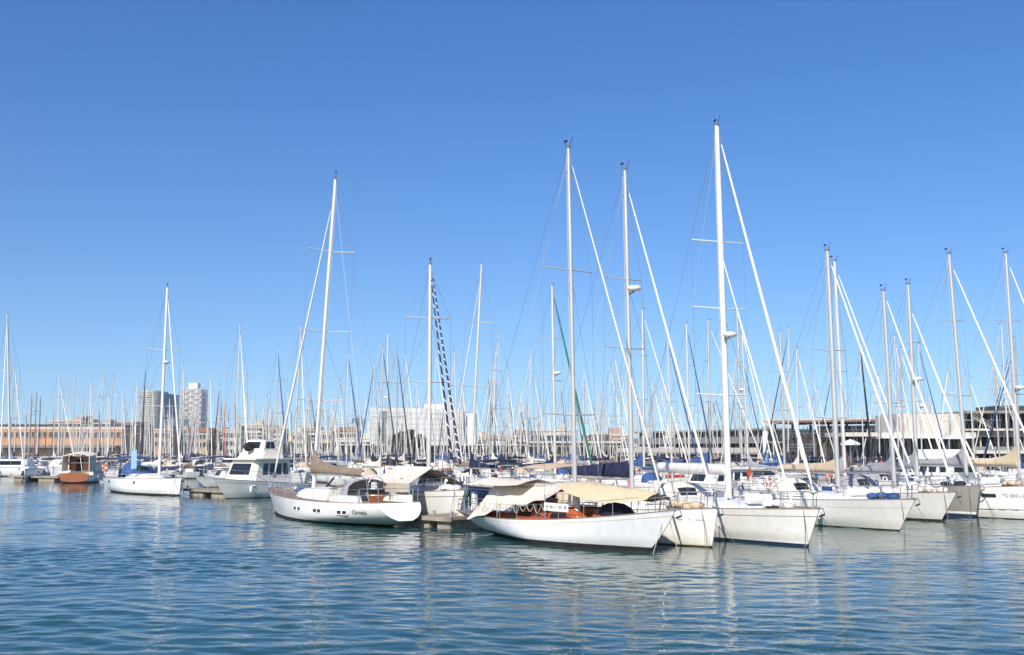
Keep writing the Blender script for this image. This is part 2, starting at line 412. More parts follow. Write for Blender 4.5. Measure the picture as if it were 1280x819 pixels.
def pulpit(root, h, ht=.65, near=True):
    rr = .018 if near else .03
    mb = MB(); xb = h.L / 2; pts = []
    for q in (-1.3, -.5, .0):
        x = xb + q; pts.append((x, max(.1, h.half(min(x, xb - .2)) - .03), h.dz(min(x, xb)) + ht))
    ring = pts + [(p[0], -p[1], p[2]) for p in pts[::-1]]
    mb.tube(ring, rr, 'steel', 6)
    for p in (pts[0], pts[1]):
        for sg in (1, -1):
            mb.tube([(p[0], sg * p[1], p[2]), (p[0] - .12, sg * p[1], h.dz(p[0]))], rr, 'steel', 5)
    mb.build('pulpit', root)
    mb = MB(); xs = -h.L / 2 + .1; ht *= 1.
    rg = [(xs + 1.2, h.half(xs + 1.2) - .06), (xs, h.half(xs) - .1)]
    ring = [(a, b, h.dz(a) + ht) for a, b in rg] + [(a, -b, h.dz(a) + ht) for a, b in rg[::-1]]
    mb.tube(ring, rr, 'steel', 6); mb.tube([(a, b, c - ht * .45) for a, b, c in ring], rr, 'steel', 6)
    for a, b, c in ring: mb.tube([(a, b, c), (a, b, c - ht)], rr, 'steel', 5)
    mb.build('pushpit', root)
def anchor(root, h, lines=True):
    mb = MB(); x = h.L / 2; z = h.dz(x)
    mb.box((x - .05, 0, z + .03), (.4, .12, .05), 'steel')
    mb.tube([(x - .3, 0, z + .09), (x + .2, 0, z + .02), (x + .3, 0, z - .12)], .022, 'steel', 6)
    for sg in (1, -1): mb.add([(x + .3, 0, z - .12), (x + .14, sg * .15, z - .22), (x - .02, sg * .03, z - .3), (x + .1, 0, z - .2), (x + .28, 0, z - .16)], [(0, 1, 2, 3), (4, 3, 2, 1), (0, 4, 1)], 'steel')
    mb.build('anchor', root)
    if lines:
        for sg, dx in ((-1, .7), (-1, 1.6), (1, .9)):
            mb = MB(); mb.tube([(x - .5, sg * max(.05, h.half(x - .5)), z - .05), (x - .5 + dx * .35, sg * .28 * dx + sg * .25, z * .5), (x - .5 + dx * .8, sg * (.6 * dx + .3), -.15)], .011, 'rope_dark', 4); mb.build('mooring_line', root)
def helm(root, h, x, z):
    mb = MB(); mb.box((x, 0, z + .45), (.25, .3, .9), 'gel', taper=.7); mb.torus((x - .2, 0, z + .75), .42, .018, 'steel', n=18, k=5)
    for k in range(5):
        a = 2 * math.pi * k / 5; mb.tube([(x - .2, 0, z + .75), (x - .2, .42 * math.cos(a), z + .75 + .42 * math.sin(a))], .01, 'steel', 4)
    mb.build('steering_wheel', root)

# ------------------------------------------------------------------ rig
def cover_mesh(mb, xm, zb, E, m, hk=.34, wk=.17, rise=.9, n=14, droop=0., seed=0):
    rnd = random.Random(seed); rows = []
    for i in range(n + 1):
        q = i / n; x = xm - E * q; f = rise * math.exp(-q * 9) ; hh = hk * (1 - .45 * q) + f + rnd.uniform(-.02, .02) * (1 + hk)
        ww = wk * (1 - .3 * q) + rnd.uniform(-.015, .015); zz = zb - droop * q; r = []
        for a, b in ((0, -.12), (.8, -.04), (1, .12), (.85, .4), (.45, .78), (.12, 1), (-.12, 1), (-.45, .78), (-.85, .4), (-1, .12), (-.8, -.04)):
            r.append((x + rnd.uniform(-.02, .02), ww * a * (1 - (f / (hh + .01)) * .3 * b), zz + hh * b + rnd.uniform(-.01, .01)))
        rows.append(r)
    mb.grid(rows[::-1], m, True, close=True); mb.add(rows[0], [tuple(range(11))], m); mb.add(rows[-1], [tuple(range(11))[::-1]], m)

def rig(root, h, xm, foot_z, top, mr=.09, mm='mast_white', spread=(.45, .72), gen='sail_white', gr=.07, gtop=.96, gbow=None, cover='canvas_navy',
        E=None, boomz=None, radar=None, near=True, stays=True, inner=None, ck=None, wrap=None, vane=True, boomr=.08, gshift=0., spl=None):
    """mast at local x = xm leaning to top (local), furled foresail, boom with cover, wires"""
    L, H = h.L, top[2]; a = Vector((xm, 0, foot_z)); b = Vector(top); at = lambda f: a + (b - a) * f
    ns = 10 if near else 6
    mb = MB(); mb.tube([a, at(.3), at(.75), b], [mr, mr, mr * .93, mr * .72], mm, ns, ell=1.25)
    if near:
        for dy in (-.6, .1, .7): mb.tube([at(.04) + Vector((-mr * 1.5, dy * mr, 0)), at(.98) + Vector((-mr * 1.3, dy * mr * .6, 0))], .009, 'wire_light', 4, cap=False)
    mast = mb.build('mast', root)
    wr = .0085 if near else .009
    tips = []
    for f in spread:
        p = at(f); w_ = spl if spl else min(h.B * .42, H * .075) * (1.08 - .35 * f); s_ = MB()
        for sg in (1, -1): s_.tube([p, p + Vector((-.25, sg * w_, .06))], .028 if near else .03, mm, 5)
        s_.build('spreaders', mast); tips.append((p, w_))
    if stays:
        for sg in (1, -1):
            s_ = MB(); ch = Vector((xm - .15, sg * (h.half(xm) - .12), h.dz(xm))); pts = [ch]
            for p, w_ in tips: pts.append(p + Vector((-.25, sg * w_, .06)))
            s_.tube(pts + [at(.97)], wr, 'wire', 4, cap=False)
            s_.tube([ch + Vector((-.3, 0, 0)), at(spread[0] - .01)], wr, 'wire', 4, cap=False)
            if near and len(spread) > 1: s_.tube([pts[1], at(spread[1] - .01)], wr, 'wire', 4, cap=False)
            s_.build('shroud', root)
        s_ = MB(); bk = Vector((-L / 2 + .15, 0, h.dz(-L / 2) + .05)); s_.tube([bk, b], wr, 'wire', 4, cap=False)
        if near: s_.tube([(-L / 2 + L * .06, h.half(-L / 2 + .8) * .8, h.dz(-L / 2)), at(.98)], wr * .8, 'wire_light', 4, cap=False)
        s_.build('backstay', root)
    if gen:
        g = MB(); p1 = at(gtop) + Vector((mr * 1.2, 0, 0)); p0 = Vector((gbow if gbow else L / 2 - .12, 0, h.dz(L / 2) + .1))
        fz = lambda t: p0 + (p1 - p0) * t
        if wrap:
            n, k = 420, 14; rows = []
            d = (p1 - p0).normalized(); u = d.cross(Vector((0, 1, 0))).normalized(); v = d.cross(u)
            for i in range(n + 1):
                t = .1 + .86 * i / n; rr_ = gr * (1.15 - .65 * t)
                rows.append([fz(t) + (u * math.cos(2 * math.pi * j / k) + v * math.sin(2 * math.pi * j / k)) * rr_ for j in range(k)])
            for i in range(n):
                mr_ = [('sail_white' if ((j / k + i / n * wrap) % 1) < .17 else gen) for j in range(k)]
                g.grid(rows[i:i + 2], gen, True, mrow=mr_, close=True)
        else:
            g.tube([fz(.05), fz(.09), fz(.3), fz(.6), fz(.9), fz(.97)], [gr * .5, gr * 1.1, gr * 1.1, gr * .9, gr * .6, gr * .35], gen, 8 if near else 5)
        g.tube([p0, p1], .012, 'wire', 4)
        if near: g.tube([fz(.03), fz(.045)], .11, 'steel', 8)
        g.build('furled_sail', root)
    if inner:
        g = MB(); fr, bx, r2 = inner; p1 = at(fr); p0 = Vector((bx, 0, h.dz(bx) + .05)); fz = lambda t: p0 + (p1 - p0) * t
        g.tube([p0, fz(.08), fz(.5), fz(.93), p1], [.012, r2, r2 * .9, r2 * .5, .012], 'sail_white', 8); g.build('furled_staysail', root)
    if E is None: E = min(xm + L / 2 - .9, L * .40)
    bz = boomz if boomz else foot_z + .75
    mb = MB(); mb.tube([(xm - mr, 0, bz), (xm - E, 0, bz + .02)], boomr, mm, 8 if near else 5, ell=1.2); bo = mb.build('boom', root)
    if cover:
        mb = MB(); k = dict(hk=.34, wk=.17, rise=.8, seed=int(abs(xm * 100 + E * 10)), n=14 if near else 8)
        if ck: k.update(ck)
        cover_mesh(mb, xm - mr * .5, bz + .06, E * .97, cover, **k); mb.build('sail_cover', bo)
    if near and vane:
        mb = MB(); mb.tube([b, b + Vector((.0, .05, .55))], .009, 'wire', 4); mb.tube([b, b + Vector((.35, -.1, .18)), b + Vector((.45, -.12, .3))], .012, 'black', 4)
        mb.tube([b, b + Vector((-.3, .1, .12)), b + Vector((-.3, .1, .3))], .012, 'black', 4); mb.box(b + Vector((-.3, .1, .33)), (.2, .03, .07), 'black')
        mb.box(b + Vector((0, 0, .03)), (.3, .16, .08), 'steel'); mb.build('wind_vane', mast)
    elif vane and H > 0 and stays:
        mb = MB(); mb.tube([b, b + Vector((0, 0, .6))], .015, 'wire', 4); mb.tube([b, b + Vector((.3, 0, .1))], .02, 'black', 4); mb.build('wind_vane', mast)
    if radar:
        p = at(radar); mb = MB(); mb.tube([p + Vector((mr, 0, -.1)), p + Vector((mr + .35, 0, 0))], .04, mm, 6)
        c = p + Vector((mr + .36, 0, .12)); mb.tube([c + Vector((0, 0, -.1)), c + Vector((0, 0, -.03)), c + Vector((0, 0, .05)), c + Vector((0, 0, .11))], [.2, .3, .3, .18], 'gel', 12)
        mb.build('radar', mast)
    return mast

# ------------------------------------------------------------------ sailing yachts
PLACED = []    # circles taken on the water
def take(x, y, a, L, B, test=True):
    cs, sn = math.cos(a), math.sin(a); c = [(x + cs * L * q, y + sn * L * q, B * .52) for q in (-.42, -.2, 0, .2, .4)]
    if test:
        for p in c:
            for q in PLACED:
                if abs(p[0] - q[0]) < 4 and (p[0] - q[0]) ** 2 + (p[1] - q[1]) ** 2 < (p[2] + q[2]) ** 2: return False
    PLACED.extend(c); return True
def head(Xm, Ym, gx, J, toward=True, z=1.3):
    k = (gx - CX) / F * (math.cos(PITCH) + (z - EYE) * math.sin(PITCH) / Ym); c = k * Ym - Xm
    Rr = J * math.sqrt(1 + k * k)
    if abs(c) > Rr * .98: J = abs(c) / .97 / math.sqrt(1 + k * k); Rr = J * math.sqrt(1 + k * k)
    phi = math.atan(k); o = [-phi + s_ * math.acos(max(-1, min(1, c / Rr))) for s_ in (1, -1)]
    o.sort(key=lambda a: math.sin(a)); return (o[0] if toward else o[1]), J
BOATS = []; INFO = {}
def yacht(tx, ty, bx, by=590, d=None, H=None, gx=None, toward=True, L=None, B=None, side='hull_white', detail=1, hull=None, label=None,
          jf=.40, kab=True, hood_m=None, bim=None, hullkw={}, name='sailing_yacht', ang=None, fz=None, cabkw={}, force=True, group=None, bag=None, **rk):
    if d is None: d = (H - EYE) * F / (HZ - ty) * 1.01
    X0, z0 = ray(bx, by, d); X1, z1 = ray(tx, ty, d)
    Ln = L or max(7., min(15.5, z1 / 1.32))
    J = Ln * jf
    if ang is not None: a = ang
    elif gx is not None:
        a, J2 = head(X0, d, gx, J, toward)
        if J2 > J: Ln = min(Ln * 1.25, J2 / jf); J = Ln * jf; a = head(X0, d, gx, J, toward)[0]
    else:
        a = math.atan2(-.89, .45) + random.uniform(-.1, .1)
        if random.random() < .35: a += math.pi
    Bm = B or min(4.3, Ln * .31)
    slope = (X1 - X0) / (z1 - z0)
    k = Ln / 12
    h = hull or Hull(Ln, Bm, 1.35 * k ** .6, 1.05 * k ** .6, .98 * k ** .6, ob=1.0 * k, os_=.4 * k, tf=.72)
    xm = Ln / 2 - J
    dk = h.dz(xm) + (.32 if kab else .02)
    Xf = X0 + slope * (dk - z0)
    cs, sn = math.cos(a), math.sin(a)
    rx, ry = Xf - cs * xm, d - sn * xm
    if not take(rx, ry, a, Ln, Bm, test=not force): return None
    root = thing(name, label, 'sailing boat', (rx, ry, 0), a, group)
    lean = Vector((slope * (z1 - dk), 0)); lx, ly = lean.x * cs, -lean.x * sn
    top = (xm + lx, ly, z1)
    near = detail >= 2
    h.build(root, side=side, n=22 if near else (12 if detail else 8), rail='teak' if detail else None, **hullkw)
    if kab:
        ck = dict(x0=-Ln * .16, x1=Ln * .28, w=Bm * .30, ht=.38 if detail else .42, win=(3 if near else (2 if detail else 1))); ck.update(cabkw); cabin(root, h, **ck)
    if hood_m: hood(root, -Ln * .2, h.dz(-Ln * .15) + .25, Bm * .3, .75, Ln * .09, hood_m, glass=detail > 0)
    if bim: bimini(root, -Ln * .44, -Ln * .24, h.dz(-Ln * .3), h.dz(-Ln * .3) + 1.9, Bm * .36, bim)
    if detail >= 1:
        pulpit(root, h, near=near)
    if near or detail == 1:
        guardrail(root, h, -Ln / 2 + 1.3, Ln / 2 - 1.3, near=near)
    if near:
        anchor(root, h); helm(root, h, -Ln * .3, h.dz(-Ln * .3) - .1)
        mb = MB()
        for sg in (1, -1):
            mb.box((-Ln * .30, sg * Bm * .33, h.dz(-Ln * .3) + .1), (Ln * .24, .3, .3), 'gel', taper=.9)
        mb.build('cockpit_coaming', root)
        for sg in (1, -1):
            for q in (.19, .33):
                mb = MB(); x = -Ln * q; z = h.dz(x) + .25
                mb.tube([(x, sg * Bm * .33, z), (x, sg * Bm * .33, z + .09), (x, sg * Bm * .33, z + .2)], [.1, .06, .09], 'steel', 10); mb.build('winch', root)
        mb = MB(); mb.box((Ln * .32, 0, h.dz(Ln * .32) + .06), (.6, .6, .07), 'glass_dark'); mb.build('hatch', root)
    if detail >= 1: deck_gear(root, h, int(abs(bx) * 7 + abs(tx) * 3), near=near, bag=bag)
    rk.setdefault('mr', .085 if near else .056 + .00011 * d)
    rk.setdefault('gr', .075 if near else .048 + .00010 * d)
    rk.setdefault('spread', (.45, .72) if z1 > 12.5 else (.55,))
    rig(root, h, xm, dk, top, near=near, **rk)
    BOATS.append((root, bx, d))
    return root, h, xm, a, top, dk

# ---- foreground classic yacht (white hull, awnings)
def classic():
    wlb = ground(808, 690); wls = ground(622, 668)
    dirv = (wlb - wls); dirv.z = 0; wl = dirv.length; dirv.normalize(); a = math.atan2(dirv.y, dirv.x)
    ob, os_ = 1.55, 2.7; L = wl + ob + os_
    c = wlb + dirv * (ob - L / 2)
    h = Hull(L, 3.1, 1.52, .86, .92, ob=ob, os_=os_, tf=.28, cn=.75, spoon=.75, tm=.48, pw=2.0, draft=.6, st=(.06, .17))
    root = thing('classic_yacht', 'white classic wooden yacht with mahogany deckhouse under cream and sand awnings', 'sailing boat', (c.x, c.y, 0), a)
    take(c.x, c.y, a, L, 3.2, False)
    h.build(root, side='hull_cool', anti='antifoul_rust', stripe='antifoul_dark', cove='stripe_gold', n=30, rail='teak', deck='teak', cove_at=(.84, .87))
    mt = None
    # mast foot where the photo shows it: solve x along the hull
    best = min(range(-60, 60), key=lambda i: abs(PXof(c + dirv * (i * L / 120), 1.4)[0] - 720))
    xm = best * L / 120; mp = c + dirv * xm
    X1, z1 = ray(711, 184, mp.y); X0, z0 = ray(720, 605, mp.y); lean = X1 - X0
    top = (xm + lean * math.cos(a), -lean * math.sin(a), z1)
    rig(root, h, xm, h.dz(xm), top, mr=.08, mm='mast_grey', spread=(.27, .66), spl=1.25, gen='sail_cream', gr=.038, gtop=.97, cover=None, E=5.2, boomz=2.15, near=True, gbow=L / 2 - .5)
    # varnished deckhouse
    c1 = cabin(root, h, -1.6, 2.4, .95, .50, m='mahogany', win=3, slope=.12, name='deckhouse', wfrac=(.3, .62))
    cb = MB(); cb.grid([[( -1.5, y, h.dz(0) + .58 - .03 * y * y) for y in (-.8, -.3, .3, .8)], [(2.0, y, h.dz(0) + .58 - .03 * y * y) for y in (-.8, -.3, .3, .8)]], 'deck_cream'); cb.build('roof_panel', c1)
    cabin(root, h, 2.9, 4.0, .5, .3, m='mahogany', win=0, slope=.2, name='skylight')
    cabin(root, h, -4.4, -1.62, .9, .30, m='mahogany', win=0, slope=.05, name='cockpit_coaming', tap=.95)
    mb = MB(); mb.box((-.9, 0, h.dz(-.9) + .62), (.9, .8, .34), 'varnish'); mb.build('companionway', root)
    guardrail(root, h, -L / 2 + 1.2, L / 2 - 1.1, ht=.58, lines=1, n=9)
    pulpit(root, h, ht=.5)
    # rope garlands along the rail
    for sg in (-1, 1):
        g = MB(); xs = -4.9; n = 0; pts = []
        while xs < 1.9:
            for k in range(7):
                q = k / 7; x = xs + .46 * q; pts.append((x, sg * (h.half(x) + .0), h.dz(x) + .60 - .27 * (1 - (2 * q - 1) ** 2) * (1 if n % 3 else 1.25)))
            xs += .46; n += 1
        g.tube(pts, .012, 'rope', 5); g.build('rope_garland', root)
    # after awning: draped over the boom, low at the quarter
    rows = []; xa, xb = -4.4, xm - .15
    for i in range(25):
        q = i / 24; x = xa + (xb - xa) * q; r = []
        ridge = 2.12 + .22 * q - .12 * math.sin(math.pi * q)
        edge_n = .70 + 1.05 * max(0, (q - .04)) ** .85 + .04 * math.sin(q * 22)
        edge_f = 1.75 + .25 * q
        for j in range(15):
            s_ = -1 + 2 * j / 14; ed = edge_n if s_ < 0 else edge_f
            hw = 1.50 - .1 * q; y = s_ * hw
            sag = .10 * math.sin(math.pi * min(1, abs(s_))) * (1 - .5 * q) + .028 * math.sin(x * 5 + s_ * 3)
            z = ridge + (ed - ridge) * abs(s_) ** 1.15 - sag
            r.append((x + (-.1 * s_ if s_ < 0 else 0) * (1 - q), y, z))
        rows.append(r)
    mb = MB(); mb.sheet(rows, 'canvas_cream', .015); aw = mb.build('after_awning', root); aw['label'] = 'cream cotton awning draped low over the cockpit'
    mb = MB(); rows = []
    for i in range(11):
        q = i / 10; x = xa - .25 + 3.4 * q
        rows.append([(x, s_ * 1.0, 2.42 - .07 * math.sin(math.pi * q) - .22 * abs(s_) ** 1.3) for s_ in (-1, -.5, 0, .5, 1)])
    mb.sheet(rows, 'canvas_cream', .02); mb.build('upper_awning', root)
    # forward awning
    rows = []; xa2, xb2 = xm + .35, L / 2 - .85
    for i in range(23):
        q = i / 22; x = xa2 + (xb2 - xa2) * q; hw = 1.25 * (1 - .55 * q ** 1.6); r = []
        ridge = 2.38 - .26 * q
        edge = 2.3 - .42 * q - .36 * math.sin(math.pi * q ** .9)
        for j in range(13):
            s_ = -1 + 2 * j / 12
            r.append((x, s_ * hw, ridge + (edge - ridge) * abs(s_) ** 1.3 + .02 * math.sin(x * 4 + s_ * 5)))
        rows.append(r)
    mb = MB(); mb.sheet(rows, 'canvas_sand', .015); aw = mb.build('forward_awning', root); aw['label'] = 'sand coloured awning stretched from mast to bow'
    # poles, deck gear
    for x, y, zt in ((-4.8, -1.1, 1.6), (-2.2, -1.35, 1.9), (1.2, -1.4, 1.9), (-2.2, 1.35, 1.9), (1.2, 1.4, 1.9), (L / 2 - 1.05, 0, 2.2)):
        mb = MB(); mb.tube([(x, y, h.dz(x)), (x, y, zt)], .02, 'steel', 5); mb.build('awning_pole', root)
    mb = MB(); mb.tube([(xm + .15, -.05, 2.3), (xm + .75, -.5, 1.25), (xm + .8, -.55, 1.1)], [.09, .13, .06], 'sail_cream', 8); mb.tube([(xm - .05, -.2, 2.2), (xm + .25, -.5, 1.5)], .06, 'sail_cream', 7); mb.build('lowered_sail', root)
    mb = MB(); mb.sphere((L / 2 - 3.1, -.1, 1.3), .5, 'canvas_black', 12, (1.7, 1., .75)); mb.build('covered_dinghy', root)
    anchor(root, h, False)
    # mooring ropes at the stem
    mb = MB()
    for dx, dy in ((-.3, -.3), (.2, .5)):
        mb.tube([(L / 2 - .5, dy * .2, 1.35), (L / 2 - .6 + dx, dy, -.1)], .012, 'rope', 5)
    mb.build('mooring_line', root)
    # long sign on the rail
    sx = 1.6; mw = Matrix.Translation(c) @ Matrix.Rotation(a, 4, 'Z')
    sg = thing('for_sale_sign', 'white oblong sign with numbers tied to the rail of the classic yacht', 'sign', mw @ Vector((sx + .35, -h.half(sx + .35) - .03, h.dz(sx) + .30)), a)
    mb = MB(); mb.box((0, 0, .18), (1.5, .03, .30), 'stripe_white'); mb.build('board', sg)
    me = text_mesh('7A · BA - 1 - 103 - 98', .155, 'black')
    put(me, 'lettering', sg, Matrix.Translation((0, -.019, .18)) @ Matrix.Rotation(math.pi / 2, 4, 'X') @ Matrix.Diagonal((.95, 1, 1, 1)))
def PXof(p, z):
    dep = p.y * math.cos(PITCH) + (z - EYE) * math.sin(PITCH); u = -p.y * math.sin(PITCH) + (z - EYE) * math.cos(PITCH)
    return CX + F * p.x / dep, CY - F * u / dep
classic()

# ---- white sloop with retrousse stern seen from its quarter
def carmela():
    wlb = ground(344, 640); wls = ground(503, 661)
    dv = wlb - wls; dv.z = 0; wl = dv.length; dv.normalize(); a = math.atan2(dv.y, dv.x)
    ob, os_ = .7, 0; L = wl + ob - .35; c = wlb + dv * (ob - L / 2)
    h = Hull(L, 4.2, 1.42, 1.08, 1.15, ob=ob, os_=2.0, tf=.52, cn=.05, spoon=.8, tm=.42, pw=2.3, retro=.7, st=(.05, .13))
    root = thing('white_sloop', 'chalky white sloop with brown sail cover and name on its quarter, stern towards us', 'sailing boat', (c.x, c.y, 0), a)
    take(c.x, c.y, a, L, 4.4, False)
    h.build(root, side='hull_chalk', anti='antifoul_dark', stripe='antifoul_dark', cove='hull_chalk', n=30, deck='teak', transom='hull_cream')  # transom coloured lighter than the sides: the light on its slope is painted in
    best = min(range(-60, 60), key=lambda i: abs(PXof(c + dv * (i * L / 120), 1.4)[0] - 391.5)); xm = best * L / 120; mp = c + dv * xm
    X1, z1 = ray(420, 224, mp.y); X0, z0 = ray(393, 585, mp.y); lean = X1 - X0
    top = (xm + lean * math.cos(a), -lean * math.sin(a), z1)
    rig(root, h, xm, h.dz(xm) + .3, top, mr=.105, mm='mast_white', spread=(.28, .50, .76), spl=1.35, gen='sail_white', gr=.066, gtop=.93, cover='canvas_brown', E=6.3, boomz=2.35,
        near=True, ck=dict(hk=.5, wk=.26, rise=.75, droop=.1, n=22), boomr=.11)
    cabin(root, h, -2.4, 2.6, 1.2, .55, m='gel', win=1, slope=.3, name='deckhouse', wfrac=(.25, .8), wm='canvas_grey')
    mb = MB(); mb.tube([(2.8, -.9, h.dz(2.8) + .1), (.6, -.6, 2.1)], .055, 'black', 6); mb.build('spinnaker_pole', root)
    mb = MB()
    for i in range(4): mb.sphere((2.2 + i * .5, -.2 + .2 * (i % 2), h.dz(2) + .22), .32, 'canvas_blue', 8, (1.3, 1, .55))
    mb.build('folded_blue_sail', root)
    # doghouse, dodger and cockpit gear
    hood(root, -4.9, h.dz(-4) + .35, 1.15, .75, 1.3, 'canvas_grey')
    mb = MB(); mb.sheet([[(-2.7, y, 1.95 - .25 * abs(y)) for y in (-1.1, -.4, .4, 1.1)], [(-3.8, y, 2.05 - .3 * abs(y)) for y in (-1.3, -.4, .4, 1.3)]], 'canvas_brown', .02); mb.build('canvas_flap', root)
    mb = MB(); mb.sheet([[(-4.0, -1.9, 1.6), (-4.0, -1.85, 2.1)], [(-5., -1.9, 1.5), (-4.9, -1.85, 2.2)]], 'canvas_brown', .03); mb.build('side_cloth', root)
    for sg in (1, -1):
        mb = MB(); mb.box((-5.2, sg * 1.35, h.dz(-5) + .16), (3.0, .35, .36), 'gel', taper=.9); mb.build('cockpit_coaming', root)
    mb = MB(); mb.box((-6.1, .2, h.dz(-6) + .2), (.35, .6, .5), 'varnish'); mb.box((-6.1, .2, h.dz(-6) + .56), (.4, .75, .25), 'black'); mb.build('helm_seat', root)
    helm(root, h, -5.5, h.dz(-5.5) + .05)
    guardrail(root, h, -L / 2 + 1.4, L / 2 - 1.3, ht=.62); pulpit(root, h, ht=.66); anchor(root, h)
    # port lights in pairs and the painted name on the near side (local +y)
    cs = -1 if False else 1
    near_side = 1 if (Matrix.Rotation(a, 3, 'Z') @ Vector((0, 1, 0))).y < 0 else -1
    def on_side(px, frac):
        bst = None
        for i in range(5, 116):
            t = i / 120; z = .1 + (h.z(t) - .1) * frac; x, y = h.p(t, z); wp = c + dv * x + Vector((-dv.y, dv.x, 0)) * y * near_side
            e = abs(PXof(wp, z)[0] - px)
            if bst is None or e < bst[0]: bst = (e, t, z)
        return bst[1], bst[2]
    for px in (369, 373.5, 393, 399.5, 423, 431):
        t, z = on_side(px, .56); x, y = h.p(t, z); x2, y2 = h.p(t + .02, z)
        mb = MB(); ang = math.atan2((y2 - y) * near_side, x2 - x)
        mb.box((0, 0, 0), (.42, .03, .24), 'stripe_white'); mb.box((0, near_side * .012, 0), (.30, .03, .15), 'glass_dark')
        o = mb.build('porthole', root, (x, near_side * (y + .005), z), ang)
    t, z = on_side(430, .34); mb = MB(); x, y = h.p(t, z); pts = []
    for q in range(6):
        zz = z - .07 * q; xx, yy = h.p(t - .0007 * q * q, zz); pts.append([(xx - .035 - .006 * q, near_side * (yy + .008), zz), (xx + .02 + .016 * q, near_side * (yy + .008), zz)])
    mb.grid(pts, 'rust', False); mb.build('rust_stain', root)
    t, z = on_side(449, .6); x, y = h.p(t, z); x2, y2 = h.p(t + .02, z); x3, y3 = h.p(t, z + .15)
    ang = math.atan2((y2 - y) * near_side, x2 - x)
    me = text_mesh('Carmela', .31, 'black', shear=.5, extrude=.001)
    flip = Matrix.Rotation(math.pi if near_side > 0 else 0, 4, 'Z')
    put(me, 'lettering', root, Matrix.Translation((x, near_side * (y + .03), z)) @ Matrix.Rotation(ang, 4, 'Z') @ flip @ Matrix.Rotation(math.pi / 2 + math.atan2(y3 - y, .15), 4, 'X'))
    return root
carmela()

# ---- loose gear that belongs to a deck
def deck_gear(root, h, seed, cz=.36, near=True, bag=None):
    rnd = random.Random(seed); L = h.L
    for sg in (1, -1):
        for q in (-.28, -.05, .18):
            if rnd.random() < .75:
                t = h.at(L * q); x, y = h.p(t, h.z(t) * .8); z = h.z(t) * .5; mb = MB()
                mb.sphere((x, sg * (y + .13), z), .13, rnd.choice(['fender', 'fender', 'canvas_navy', 'canvas_blue']), 8, (1, 1, 2.3)); mb.tube([(x, sg * (y + .1), z + .25), (x, sg * (y - .03), h.z(t) + .05)], .012, 'rope', 4); mb.build('fender', root)
    for q in (.12, .22):
        for sg in (1, -1):
            mb = MB(); x = L * q; z = h.dz(x) + cz * .7; mb.tube([(x, sg * .35, z), (x, sg * .35, z + .22), (x + .1, sg * .35, z + .32)], [.06, .06, .1], rnd.choice(['steel', 'gel']), 7); mb.build('cowl_vent', root)
    mb = MB(); x = L * rnd.uniform(.16, .26); mb.tube([(x, -.5, h.dz(x) + cz), (x, .5, h.dz(x) + cz)], .2, 'gel', 10); mb.build('liferaft_canister', root)
    c = rnd.choice(['canvas_blue', 'canvas_navy', 'sail_white', 'canvas_tan', 'sail_cream', 'canvas_red'])
    c = bag or c; mb = MB(); x0 = L * .30
    for k in range(4): mb.sphere((x0 + .42 * k, rnd.uniform(-.15, .15), h.dz(x0) + .16 + .05 * (k % 2)), .27, c, 8, (1.3, 1.1, .6))
    mb.build('sail_bag', root)
    for k in range(3):
        mb = MB(); x = -L * rnd.uniform(.12, .42); y = rnd.choice((-1, 1)) * h.half(x) * .8; mb.torus((x, y, h.dz(x) + rnd.uniform(.3, .6)), .15, .045, rnd.choice(['rope', 'sail_white', 'canvas_blue']), 'x', n=10, k=5); mb.build('coiled_rope', root)
    x = -L / 2 + .35; sg = rnd.choice((-1, 1))
    mb = MB(); mb.box((x, sg * h.half(x) * .7, h.dz(x) + .62), (.3, .35, .42), rnd.choice(['black', 'canvas_grey', 'gel'])); mb.tube([(x - .1, sg * h.half(x) * .7, h.dz(x) + .45), (x - .15, sg * h.half(x) * .7, h.dz(x) - .2)], .05, 'black', 6); mb.build('outboard_motor', root)
    if rnd.random() < .5:
        mb = MB(); mb.torus((x + .3, -sg * h.half(x) * .75, h.dz(x) + .45), .24, .07, 'life_orange', 'x', n=15, k=6, alt='sail_white'); mb.build('lifebuoy', root)
    if rnd.random() < .6:
        mb = MB(); mb.tube([(x, 0, h.dz(x)), (x - .35, 0, h.dz(x) + 1.5)], .018, 'varnish', 5); c1, c2 = rnd.choice([('canvas_red', 'canvas_sand'), ('canvas_blue', 'sail_white'), ('canvas_red', 'sail_white')])
        mb.sheet([[(x - .33, 0, h.dz(x) + 1.45), (x - .25, 0, h.dz(x) + 1.0)], [(x - .5, .06, h.dz(x) + 1.3), (x - .36, .04, h.dz(x) + .8)], [(x - .62, 0, h.dz(x) + 1.1), (x - .45, 0, h.dz(x) + .65)]], c1, .01); mb.build('ensign', root)
    for q in (-.2, -.36):
        if rnd.random() < .6:
            mb = MB(); x = L * q; sg = rnd.choice((-1, 1)); y = sg * (h.half(x) - .05)
            mb.sheet([[(x, y, h.dz(x) + .58), (x + .9, y, h.dz(x) + .58)], [(x, y + sg * .02, h.dz(x) + .12), (x + .9, y + sg * .02, h.dz(x) + .12)]], rnd.choice(['canvas_blue', 'canvas_navy', 'sail_white', 'canvas_grey']), .015); mb.build('weather_cloth', root)

# ---- yachts moored bow-out along the right and the left
def hk(**k): return dict(hullkw=k)
cream = dict(side='hull_cream')
def H_(L, B, f=1., ob=1.0, os_=.5, tf=.75, **k): return Hull(L, B, 1.42 * f, 1.16 * f, 1.08 * f, ob=ob, os_=os_, tf=tf, pw=2.2, **k)
